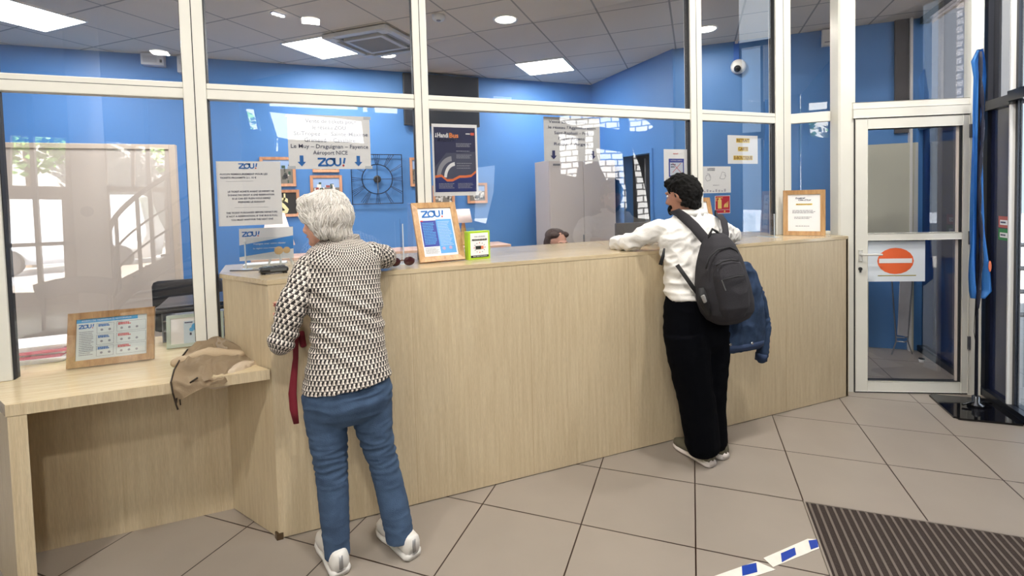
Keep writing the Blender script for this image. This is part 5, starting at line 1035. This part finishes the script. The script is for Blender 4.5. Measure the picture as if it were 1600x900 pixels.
remesh('blouse', bm, BLOUSE, .006, 5, woman, disp=wf, uvb=[(Vector((.33, -.21, .80)), Vector((.34, -.13, 1.44)), .185, .150), (Wj['shL'], Wj['elL'], .062), (Wj['elL'], Wj['wrL'], .055), (Wj['shR'] + Vector((.03, .04, 0)), Wj['elR'], .055), (Wj['elR'], Wj['wrR'], .045)])
bm = B(); cr = Rx(372, 504, 562, -.115, .060); rings_loft(bm, [(cr[0], cr[1], cr[2] - .02, cr[3] + .008, .066), (cr[0], cr[1] - .006, cr[2] + .012, cr[3] + .002, .060), (cr[0], cr[1] - .004, cr[2] + .016, cr[3] - .004, .054)], 32); o_ = remesh('collar', bm, BLOUSE, .005, 3, woman, uvb=[(Vector((.34, -.13, 1.2)), Vector((.34, -.13, 1.5)), .16)])
# jeans
bm = B(); rings_loft(bm, [Rx(575, 480, 604, -.222, .118), Rx(600, 473, 611, -.228, .130), Rx(622, 471, 613, -.232, .135), Rx(640, 474, 612, -.232, .12), Rx(655, 490, 600, -.232, .08)], 36, 2.3)
def leg(bm, pts):   # (v, uL, uR, y)
    P, Q = [], []
    for v, a, b_, y in pts: p1, p2 = Y(a, v, y), Y(b_, v, y); P.append((p1 + p2) / 2); Q.append((p2 - p1).length / 2 * .98)
    tube(bm, P, Q, 24)
leg(bm, [(612, 471, 540, -.232), (640, 473, 543, -.235), (670, 479, 543, -.245), (700, 486, 543, -.255), (735, 493, 543, -.26), (770, 496, 545, -.27), (810, 500, 546, -.285), (850, 506, 546, -.29), (862, 507, 547, -.292), (868, 507, 547, -.293)])
leg(bm, [(605, 543, 614, -.232), (630, 546, 613, -.235), (660, 553, 613, -.24), (690, 564, 615, -.245), (715, 575, 620, -.25), (750, 584, 628, -.265), (790, 593, 638, -.295), (825, 601, 644, -.315), (836, 603, 645, -.32), (843, 603, 645, -.322)])
def jf(co, n_):
    w = 1 - abs(noise.noise(Vector((co.x * 7, co.y * 7, co.z * 34)))) * 3; k = math.exp(-((co.z - .47) / .13) ** 2) + .8 * math.exp(-((co.z - .74) / .06) ** 2) + .4 * math.exp(-((co.z - .14) / .06) ** 2); return .0045 * w * (k + .15)
remesh('jeans', bm, JEANS, .006, 4, woman, disp=jf)
def sneaker(root, heel, toe, s_=1.0, main=SHOEW, sole=SHOEW, patch=SILV, heelc=None):
    h_ = Vector(heel); d = (Vector(toe) - h_).normalized(); sd_ = Vector((d.y, -d.x, 0)); L_ = .27 * s_
    Mx = Matrix(((sd_.x, d.x, 0, h_.x), (sd_.y, d.y, 0, h_.y), (0, 0, 1, 0), (0, 0, 0, 1)))
    prof = [(0.0, .026), (.014, .037), (.07, .039), (.13, .038), (.18, .046), (.22, .045), (.255, .032), (.27, .012)]
    def lay(z0, z1, ex_, nm, m, tops=None):
        bm = B(); rr_ = []
        for y, w in prof:
            zt = z1 if tops is None else tops(y)
            ring = []
            for j in range(16):
                a = 2 * math.pi * j / 16; ca, sa = math.cos(a), math.sin(a); zz = (z0 + zt) / 2 + (zt - z0) / 2 * math.copysign(abs(sa) ** .6, sa); xx = math.copysign(abs(ca) ** .7, ca) * (w + ex_) * (1 if zz < z0 + .03 else max(.62, 1 - (zz - z0 - .03) * 4.5)); ring.append(bm.verts.new(Mx @ Vector((xx * s_, y * s_, zz * s_))))
            rr_.append(ring)
        for a, b_ in zip(rr_, rr_[1:]):
            for j in range(16): bm.faces.new((a[j], a[(j + 1) % 16], b_[(j + 1) % 16], b_[j]))
        bm.faces.new(rr_[0][::-1]); bm.faces.new(rr_[-1]); return mk(nm, bm, m, root, True)
    sh_ = lay(.018, .07, 0, 'shoe', main, lambda y: .095 if y < .06 else (.10 if y < .12 else .10 - (y - .12) * .36))
    o2 = lay(0.001, .030, .004, 'sole', sole); o2.parent = sh_; o2.matrix_parent_inverse = Matrix.Identity(4)
    bm = B(); tube(bm, [Mx @ Vector((0, -.002, .035)) * 1, Mx @ Vector((0, .002, .09))], (.008 * s_), 10, flat=.5, ref=tuple(d)); o3 = mk('heel_patch', bm, patch, root, True); o3.parent = sh_; o3.matrix_parent_inverse = Matrix.Identity(4)
    for k in range(5):
        bm = B(); y = .125 + k * .016; zz = .104 - (y - .12) * .36; tube(bm, [Mx @ Vector((-.02, y, zz * s_ - .004)), Mx @ Vector((0, y + .004, zz * s_ + .003)), Mx @ Vector((.02, y, zz * s_ - .004))], .0028, 6); o4 = mk('lace', bm, SHOEW, root, True); o4.parent = sh_; o4.matrix_parent_inverse = Matrix.Identity(4)
    if heelc:
        bm = B(); ell(bm, Mx @ Vector((0, .024, .028)), (.041, .034, .026), Mx.to_3x3()); o5 = mk('heel_counter', bm, heelc, root, True); o5.parent = sh_; o5.matrix_parent_inverse = Matrix.Identity(4)
sneaker(woman, (.268, -.362, 0), (.205, -.11, 0), 1.1); sneaker(woman, (.572, -.385, 0), (.475, -.15, 0), 1.1)
# ring / bracelet and the dark red strap in the left hand
bm = B(); q = Wj['wrL']; tube(bm, [q + Vector((.026 * math.cos(a), .026 * math.sin(a), .004 * math.sin(a))) for a in [i * math.pi / 8 for i in range(16)]], .0022, 6, closed=True); mk('bracelet', bm, mat('gold', (206, 160, 90), .25, metal=1), woman)
RED = mat('maroon_strap', (120, 20, 40), .7)
t_ = thing('bag_strap', 'dark red fabric strap hanging from the left hand of the grey-haired woman', 'strap', Y(460, 660, -.10))
bm = B(); pts = [Y(u, v, y) for u, v, y in ((434, 474, -.06), (436, 482, -.07), (446, 500, -.075), (462, 528, -.08), (462, 560, -.085), (459, 590, -.09), (457, 615, -.09), (459, 640, -.09), (463, 662, -.09))]
tube(bm, pts, [(.012, .006), (.019, .008), (.016, .007), (.014, .006), (.013, .005), (.016, .005), (.019, .005), (.019, .005), (.013, .004)], 12, ref=(.36, .93, 0)); o_ = mk('strap', bm, RED, t_, True)
bm = B(); limb(bm, [Y(436, 474, -.065), Y(440, 492, -.07)], [(.022, .012), (.020, .012)], 14, ref=(.36, .93, 0)); mk('strap_loop', bm, RED, t_, True)
bm = B(); limb(bm, [Y(470, 520, -.07), Y(474, 540, -.07)], [(.016, .01), (.014, .01)], 12); mk('buckle', bm, RED, t_, True)

# ---------------- dark-haired man
WSH = mat('white_shirt', (232, 230, 226), .7, bump=.15, bscale=120); BLK = mat('black_trousers', (6, 7, 12), 1.0, spec=.08)
Mj = dict(hipL=Y(1070, 500, -.215), hipR=Y(1108, 500, -.20), knL=Y(1086, 600, -.25), knR=Y(1108, 600, -.21), anL=Vector((2.30, -.275, .10)), anR=Vector((2.425, -.24, .10)),
          shL=Y(1034, 360, -.07), shR=Y(1126, 362, -.10), elL=Y(982, 380, .07), elR=Y(1144, 383, .04), wrL=Vector((2.02, .22, 1.275)), wrR=Vector((2.40, .25, 1.275)), neck=Y(1080, 338, -.06), head=Y(1065, 306, -.02))
Mj['elL'].z = 1.290; Mj['elR'].z = 1.292
MM = head_matrix(Mj['head'], math.radians(112), -.14, 0, 1.0)
bm = B(); head_bm(bm, MM); limb(bm, [Mj['neck'] + Vector((0, -.02, -.08)), Mj['neck'] + Vector((0, 0, .01)), MM @ Vector((0, -.02, -.05))], [.064, .058, .056], 18)
rings_loft(bm, [Rx(350, 1045, 1118, -.09, .08), Rx(380, 1042, 1128, -.12, .09), Rx(420, 1050, 1125, -.16, .095), Rx(470, 1054, 1122, -.20, .10), Rx(520, 1056, 1124, -.21, .10)])
for s_ in 'LR':
    limb(bm, [Mj['hip' + s_], Mj['kn' + s_], Mj['an' + s_]], [.075, .050, .036], 16); limb(bm, [Mj['sh' + s_], Mj['el' + s_], Mj['wr' + s_]], [.045, .036, .026], 14); ell(bm, Mj['an' + s_] + Vector((-.003, .06, -.05)), (.028, .06, .028))
hand_bm(bm, Mj['wrL'], (.8, .35, 0), (0, 0, 1), .25, -1); hand_bm(bm, Mj['wrR'], (-.6, .5, 0), (0, 0, 1), .25, 1)
man = remesh('person', bm, SKIN2, .0055, 3); tag(man, 'person with curly black hair, white shirt and black trousers leaning on the counter', 'person'); face_parts(MM, man)
HB = mat('black_hair', (9, 8, 8), .8, spec=.2, var=.3, vscale=60, bump=.8, bscale=90)
bm = B(); R3 = MM.to_3x3()
for c_, r_ in (((0, -.018, .060), (.086, .104, .072)), ((0, -.060, .015), (.084, .072, .085)), ((0, .055, .092), (.066, .042, .034)), ((.062, -.035, .012), (.026, .044, .05)), ((-.062, -.035, .012), (.026, .044, .05)), ((0, -.070, -.045), (.060, .042, .040)), ((0, .0, .115), (.055, .06, .03)), ((0, -.078, -.060), (.060, .034, .040)), ((.058, -.055, -.04), (.024, .038, .040)), ((-.058, -.055, -.04), (.024, .038, .040))): ell(bm, MM @ Vector(c_), r_, R3, 24)
def curl(co, n_): q = co * 55; return .008 * noise.noise(q) + .006 * noise.noise(co * 28)
remesh('hair', bm, HB, .0045, 2, man, disp=curl)
bm = B()
for i in range(9): a = (i - 4) * .30; ell(bm, MM @ Vector((.050 * math.sin(a), .042 + .050 * math.cos(a), -.100 + abs(math.sin(a)) * .04)), (.013, .013, .014), R3, 10)
remesh('beard', bm, HB, .004, 2, man, disp=lambda co, n_: .003 * noise.noise(co * 120))
bm = B()
rings_loft(bm, [Rx(334, 1060, 1100, -.065, .060), Rx(342, 1045, 1116, -.075, .075), Rx(352, 1032, 1128, -.09, .095), Rx(368, 1030, 1134, -.11, .112), Rx(390, 1036, 1136, -.13, .118), Rx(415, 1041, 1134, -.155, .12), Rx(440, 1044, 1130, -.175, .122), Rx(462, 1044, 1127, -.195, .122)], 40, 2.2)
limb(bm, [Mj['shL'], Mj['shL'].lerp(Mj['elL'], .55) + Vector((0, 0, .008)), Mj['elL']], [.064, .058, .052], 20); limb(bm, [Mj['elL'], Mj['elL'].lerp(Mj['wrL'], .9)], [.050, .038], 20)
limb(bm, [Mj['shR'], Mj['shR'].lerp(Mj['elR'], .5), Mj['elR']], [.062, .056, .050], 20); limb(bm, [Mj['elR'], Mj['elR'].lerp(Mj['wrR'], .9)], [.050, .038], 20)
def sf(co, n_):
    w = 1 - abs(noise.noise(Vector((co.x * 9 + co.z * 7, co.y * 9, co.z * 15 - co.x * 6)))) * 3.2; v = 1 - abs(noise.noise(Vector((co.x * 16 - co.z * 8, co.y * 12, co.z * 22)) + Vector((4, 2, 7)))) * 3; return .0085 * w + .005 * v
remesh('shirt', bm, WSH, .006, 3, man, disp=sf)
bm = B(); cr = Rx(333, 1058, 1100, -.06, .062); rings_loft(bm, [(cr[0], cr[1], cr[2] - .018, cr[3] + .012, .070), (cr[0], cr[1] - .008, cr[2] - .022, cr[3] + .016, .074), (cr[0], cr[1] - .004, cr[2] + .022, cr[3] + .002, .060), (cr[0], cr[1], cr[2] + .024, cr[3] - .006, .052)], 32); mk('collar', bm, WSH, man, True)
bm = B(); rings_loft(bm, [Rx(460, 1046, 1126, -.195, .122), Rx(480, 1043, 1130, -.20, .128), Rx(510, 1042, 1132, -.205, .13), Rx(535, 1044, 1132, -.21, .12), Rx(548, 1054, 1124, -.21, .09)], 36, 2.3)
leg(bm, [(520, 1043, 1098, -.225), (560, 1050, 1102, -.24), (600, 1060, 1106, -.25), (640, 1068, 1112, -.265), (670, 1074, 1116, -.275), (695, 1077, 1118, -.28), (703, 1080, 1118, -.28)])
leg(bm, [(515, 1082, 1133, -.20), (560, 1084, 1131, -.205), (600, 1084, 1128, -.21), (640, 1088, 1127, -.22), (670, 1092, 1129, -.23), (690, 1096, 1131, -.24), (697, 1098, 1129, -.24)])
remesh('trousers', bm, BLK, .006, 4, man, disp=folds(.005, 7, 14, 3))
OLV = mat('olive_knit', (96, 92, 76), .8, bump=.3, bscale=250); WS = mat('white_sole', (228, 220, 216), .5)
sneaker(man, (2.295, -.345, 0), (2.272, -.05, 0), 1.08, OLV, WS, OLV, WS); sneaker(man, (2.425, -.315, 0), (2.40, -.03, 0), 1.08, OLV, WS, OLV, WS)

def Rb(v, uL, uR, y, ry):
    m_ = (uL + uR) / 2; return Rx(v, m_ + (uL - m_) * .93, m_ + (uR - m_) * .93, y, ry)
# backpack
bp_ = thing('backpack', 'dark grey backpack worn on the back of the dark-haired man', 'backpack', Y(1135, 505, -.38)); BG = mat('charcoal_nylon', (50, 49, 53), .9, spec=.25, bump=.3, bscale=260); BB = mat('black_nylon', (20, 20, 23), .7)
bm = B(); rings_loft(bm, [Rb(364, 1112, 1128, -.345, .020), Rb(369, 1105, 1134, -.35, .045), Rb(382, 1100, 1143, -.36, .070), Rb(400, 1096, 1151, -.37, .085), Rb(420, 1093, 1158, -.375, .092), Rb(445, 1091, 1166, -.38, .098), Rb(468, 1093, 1171, -.385, .098), Rb(486, 1099, 1172, -.385, .090), Rb(497, 1107, 1167, -.38, .07), Rb(505, 1120, 1155, -.375, .035)], 36, 3.0)
remesh('body', bm, BG, .006, 4, bp_, disp=folds(.004, 9, 12, 8))
bm = B(); rings_loft(bm, [Rb(405, 1122, 1148, -.452, .012), Rb(411, 1117, 1156, -.455, .030), Rb(430, 1115, 1163, -.46, .042), Rb(455, 1117, 1168, -.462, .045), Rb(480, 1121, 1169, -.46, .042), Rb(496, 1128, 1163, -.452, .022)], 30, 3.4)
remesh('front_pocket', bm, BG, .006, 3, bp_, disp=folds(.003, 9, 12, 2))
def yz(u, v, y, r, nm, m, pts=None, flat=.35, rr=None):
    bm = B(); P = [Y(*q) for q in pts]; tube(bm, P, rr or r, 10, flat=flat, ref=(.36, .93, 0)); mk(nm, bm, m, bp_, True)
yz(0, 0, 0, .005, 'zipper', BB, [(1103, 420, -.462), (1108, 402, -.45), (1122, 390, -.44), (1140, 386, -.44), (1151, 392, -.44), (1158, 412, -.452)], .6)
yz(0, 0, 0, .004, 'zipper', BB, [(1119, 415, -.492), (1128, 409, -.49), (1142, 406, -.488), (1154, 408, -.488)], .6)
yz(0, 0, 0, .004, 'zipper', BB, [(1128, 438, -.512), (1140, 435, -.514), (1152, 432, -.514), (1162, 431, -.508)], .6)
bm = B(); tube(bm, [Y(1128, 438, -.518), Y(1134, 454, -.518)], .003, 6); mk('zipper_pull', bm, GREYM, bp_)
bm = B(); limb(bm, [Y(1098, 462, -.46), Y(1102, 472, -.46)], [(.012, .004), (.01, .004)], 10, ref=(.36, .93, 0)); mk('badge', bm, mat('badge_grey', (150, 150, 148), .5), bp_, True)
yz(0, 0, 0, .03, 'side_pocket', BB, [(1096, 450, -.43), (1099, 470, -.435), (1108, 492, -.43)], .5, [.016, .03, .014])
def strap(nm, pts, w, th=.006, m=BB):
    bm = B(); tube(bm, [Y(*q) if len(q) == 3 else q for q in pts], [(w_, th) for w_ in (w if isinstance(w, list) else [w] * len(pts))], 10, ref=(.36, .93, .15)); mk(nm, bm, m, bp_, True)
strap('shoulder_strap', [(1112, 384, -.34), (1100, 372, -.30), (1085, 354, -.235), (1071, 341, -.175), (1060, 333, -.12), (1052, 334, -.05)], .030, .008, BG)
strap('shoulder_strap', [(1132, 380, -.33), (1134, 362, -.27), (1131, 345, -.215), (1124, 336, -.16), (1118, 333, -.10)], [.026, .025, .024, .024, .022], .008, BG)
strap('haul_handle', [(1108, 380, -.355), (1108, 368, -.36), (1113, 358, -.36), (1120, 362, -.36), (1127, 372, -.355)], .008, .005)
strap('lower_strap', [(1096, 466, -.34), (1082, 448, -.325), (1068, 428, -.30), (1058, 414, -.26)], .012, .003); strap('loose_strap', [(1038, 388, -.20), (1036, 400, -.20), (1032, 414, -.20)], [.006, .010, .012], .004)

# denim jacket over the backpack side
DN2 = mat('denim', (50, 66, 92), .95, spec=.15, var=.45, vscale=14, bump=.3, bscale=220)
dj = thing('denim_jacket', 'blue denim jacket hanging behind the backpack of the dark-haired man', 'jacket', Y(1180, 560, -.26))
bm = B(); rings_loft(bm, [Rx(412, 1150, 1168, -.29, .02), Rx(425, 1148, 1178, -.29, .035), Rx(450, 1146, 1186, -.29, .045), Rx(480, 1142, 1190, -.285, .048), Rx(505, 1134, 1193, -.28, .048), Rx(525, 1131, 1193, -.28, .045), Rx(541, 1131, 1191, -.28, .04), Rx(546, 1133, 1189, -.28, .036)], 32, 2.6)
remesh('body', bm, DN2, .006, 3, dj, disp=folds(.012, 18, 9, 5))
bm = B(); limb(bm, [Y(1174, 425, -.27), Y(1187, 465, -.25), Y(1195, 510, -.245), Y(1192, 548, -.245), Y(1190, 560, -.245)], [.022, .034, .036, .034, .032], 16); remesh('sleeve', bm, DN2, .006, 2, dj, disp=folds(.009, 14, 26, 9))
bm = B(); rings_loft(bm, [Rx(534, 1130, 1192, -.28, .049), Rx(543, 1130, 1191, -.28, .047)], 32, 2.6); mk('waistband', bm, mat('denim_dark', (34, 52, 84), .85), dj, True)
bm = B(); tube(bm, [Y(1190, 552, -.245), Y(1189, 563, -.245)], .036, 16); mk('cuff', bm, mat('denim_dark', (34, 52, 84), .85), dj, True)
for u, v in ((1141, 538), (1175, 536)): bm = B(); p_ = Y(u, v, -.332); lathe(bm, [(.008, 0), (.008, .004), (.004, .006)], p_, 16, Vector((-.36, -.93, 0))); mk('button', bm, CHROME, dj, True)

# ---------------- receptionist
RJ = dict(head=Y(871, 382, 1.1)); RM = head_matrix(RJ['head'], math.radians(-84), -.12)
bm = B(); head_bm(bm, RM); c0 = RJ['head']; cxr, cyr = c0.x - .02, c0.y + .02; nk = Vector((cxr, cyr + .03, c0.z - .14)); limb(bm, [nk + Vector((0, 0, -.06)), nk, RM @ Vector((0, -.02, -.05))], [.055, .05, .05], 16)
zs = nk.z - .05; SL, SR = Vector((cxr - .17, cyr + .03, zs - .05)), Vector((cxr + .17, cyr + .03, zs - .05)); EL, ER = Vector((cxr - .22, cyr - .02, zs - .30)), Vector((cxr + .22, cyr - .02, zs - .30)); WL, WR = Vector((cxr - .12, cyr - .24, zs - .28)), Vector((cxr + .12, cyr - .24, zs - .28))
rings_loft(bm, [(cxr, cyr + .03, zs, .07, .06), (cxr, cyr + .03, zs - .06, .16, .09), (cxr, cyr + .03, zs - .25, .13, .10), (cxr, cyr + .04, zs - .48, .15, .12)]); limb(bm, [SL, EL, WL], [.042, .036, .026], 14); limb(bm, [SR, ER, WR], [.042, .036, .026], 14)
hz = zs - .45
for sg in (-1, 1): limb(bm, [Vector((cxr + sg * .09, cyr + .04, hz)), Vector((cxr + sg * .10, cyr - .36, hz)), Vector((cxr + sg * .10, cyr - .34, max(.08, hz - .44)))], [.07, .05, .036], 14)
hand_bm(bm, WL, (.2, -.9, .05), (0, 0, 1), .2, 1); hand_bm(bm, WR, (-.2, -.9, .05), (0, 0, 1), .2, -1)
rec = remesh('person', bm, SKIN, .0065, 3); tag(rec, 'person with long brown hair sitting behind the counter, only the head visible', 'person'); face_parts(RM, rec)
BRN = mat('brown_hair', (74, 52, 44), .5, var=.3, vscale=30, bump=.4, bscale=80); R3 = RM.to_3x3(); bm = B()
for c_, r_ in (((0, -.036, .066), (.084, .098, .062)), ((0, -.065, .0), (.086, .066, .095)), ((.074, -.03, -.03), (.022, .045, .10)), ((-.074, -.03, -.03), (.022, .045, .10)), ((0, -.075, -.11), (.085, .045, .09)), ((.048, .025, .085), (.034, .040, .024)), ((-.048, .025, .085), (.034, .040, .024))): ell(bm, RM @ Vector(c_), r_, R3, 22)
remesh('hair', bm, BRN, .005, 4, rec, disp=lambda co, n_: .003 * math.sin(math.atan2((RM.inverted() @ co).x, (RM.inverted() @ co).y) * 50))
TOPM = mat('dark_top', (48, 50, 62), .8); bm = B(); rings_loft(bm, [(cxr, cyr + .03, zs + .005, .075, .065), (cxr, cyr + .03, zs - .055, .175, .10), (cxr, cyr + .03, zs - .25, .145, .115), (cxr, cyr + .04, zs - .5, .165, .135)]); limb(bm, [SL, EL, EL.lerp(WL, .8)], [.052, .046, .036], 14); limb(bm, [SR, ER, ER.lerp(WR, .8)], [.052, .046, .036], 14); remesh('top', bm, TOPM, .008, 3, rec)
bm = B()
for sg in (-1, 1): limb(bm, [Vector((cxr + sg * .09, cyr + .04, hz)), Vector((cxr + sg * .10, cyr - .36, hz)), Vector((cxr + sg * .10, cyr - .34, max(.12, hz - .42)))], [.088, .062, .05], 14)
remesh('trousers', bm, BLK, .008, 3, rec)
t_ = thing('office_stool', 'dark office stool under the person behind the counter', 'stool', (cxr, cyr, 0)); bm = B(); lathe(bm, [(.2, hz - .15), (.21, hz - .13), (.2, hz - .095)], (cxr, cyr, 0), 28); mk('seat', bm, CF, t_, True); bm = B(); tube(bm, [(cxr, cyr, .05), (cxr, cyr, hz - .14)], .03, 12); mk('stem', bm, GREYM, t_); bm = B(); lathe(bm, [(.24, 0), (.24, .02), (.04, .06)], (cxr, cyr, 0), 28); mk('base', bm, BLACK, t_, True)

# ================================================================== TAN JACKET ON THE DESK
TAN = mat('tan_cotton', (184, 164, 136), .85, var=.08, vscale=10, bump=.25, bscale=260); TAN2 = mat('pale_lining', (196, 180, 158), .8)
def cloth_grid(rows, m, name, parent, nu=44, nv=40, amp=.007, th=.004, seed=0, fx=16, fz=20):
    G0 = [[Y(*q) for q in r] for r in rows]; nr, nc = len(G0), len(G0[0])
    def cr(p0, p1, p2, p3, t): return .5 * ((2 * p1) + (p2 - p0) * t + (2 * p0 - 5 * p1 + 4 * p2 - p3) * t * t + (3 * p1 - p0 - 3 * p2 + p3) * t ** 3)
    def ev(L, t):
        k = min(int(t * (len(L) - 1)), len(L) - 2); f_ = t * (len(L) - 1) - k; g = lambda i: L[max(0, min(len(L) - 1, i))]; return cr(g(k - 1), g(k), g(k + 1), g(k + 2), f_)
    bm = B(); V = []
    for j in range(nv + 1):
        row = []
        for i in range(nu + 1):
            col = [ev(r, i / nu) for r in G0]; p_ = ev(col, j / nv); w = (1 - abs(noise.noise(Vector((p_.x * fx + p_.z * 9 + seed, p_.y * 12, p_.z * fz)))) * 3); row.append(bm.verts.new(p_ + Vector((-.25, -.6, .7)) * (amp * w * min(1, 7 * min(i / nu, 1 - i / nu) + .15) * min(1, 6 * (1 - j / nv) + .1))))
        V.append(row)
    for a, b_ in zip(V, V[1:]):
        for i in range(nu): bm.faces.new((a[i], a[i + 1], b_[i + 1], b_[i]))
    bmesh.ops.solidify(bm, geom=list(bm.faces), thickness=th); return mk(name, bm, m, parent, True)
jk = thing('tan_jacket', 'crumpled tan jacket thrown over the front edge of the side desk', 'jacket', (-.25, .1, DZ))
cloth_grid([[(294, 545, .26), (312, 534, .29), (335, 527, .30), (362, 534, .29), (397, 554, .24)], [(284, 558, .20), (308, 548, .21), (338, 540, .24), (370, 546, .21), (398, 562, .16)], [(273, 577, .09), (302, 568, .11), (338, 562, .13), (370, 566, .11), (388, 572, .08)], [(268, 598, -.02), (298, 594, -.005), (326, 597, .0), (352, 590, .01), (366, 588, .03)], [(275, 631, -.035), (296, 617, -.035), (318, 606, -.03), (338, 600, -.02), (350, 600, -.02)]], TAN, 'shell', jk, nu=64, nv=60, amp=.015, fx=17, fz=20)
cloth_grid([[(313, 536, .27), (322, 533, .27), (332, 531, .27)], [(316, 552, .20), (325, 550, .20), (334, 549, .20)], [(310, 575, .08), (320, 572, .08), (330, 572, .08)], [(318, 596, -.02), (326, 594, -.02), (334, 594, -.015)]], TAN, 'placket', jk, 14, 30, .003, .003, 3)
cloth_grid([[(330, 528, .28), (350, 530, .28), (372, 542, .26), (392, 556, .22)], [(340, 545, .22), (356, 548, .20), (376, 556, .19), (396, 566, .16)], [(344, 566, .12), (358, 570, .11), (374, 574, .10), (388, 574, .10)]], TAN2, 'collar', jk, 30, 20, .014, .004, 6, 26, 30)
bm = B(); limb(bm, [Y(334, 601, .02), Y(352, 596, .03), Y(364, 584, .05), Y(378, 574, .08), Y(394, 570, .12)], [.018, .026, .028, .026, .018], 14); remesh('sleeve', bm, TAN2, .005, 1, jk, disp=folds(.009, 30, 36, 2))
bm = B(); limb(bm, [Vector((-.42, .17, DZ + .04)), Vector((-.28, .18, DZ + .06)), Vector((-.15, .17, DZ + .04))], [.02, .03, .02], 14, flat=1.0); remesh('inner_fold', bm, TAN, .007, 2, jk, disp=folds(.008, 20, 20, 1))
bm = B(); tube(bm, [Y(276, 622, -.045), Y(275, 632, -.045), Y(278, 640, -.045)], .0035, 8); tube(bm, [Y(281, 624, -.045), Y(282, 633, -.045)], .003, 8); mk('zipper_pull', bm, mat('dark_brass', (60, 50, 40), .4, metal=.6), jk)
bm = B(); tube(bm, [Y(297, 598, -.022), Y(303, 594, -.022), Y(309, 590, -.02)], .004, 8); mk('pocket_zip', bm, mat('dark_brass', (60, 50, 40), .4, metal=.6), jk)
bm = B(); tube(bm, [Y(u, v, y) for u, v, y in ((293, 546, .235), (282, 560, .175), (272, 578, .065), (267, 597, -.035), (270, 614, -.05), (275, 631, -.05))], .0035, 8); mk('zipper', bm, mat('dark_brass', (60, 50, 40), .4, metal=.6), jk)
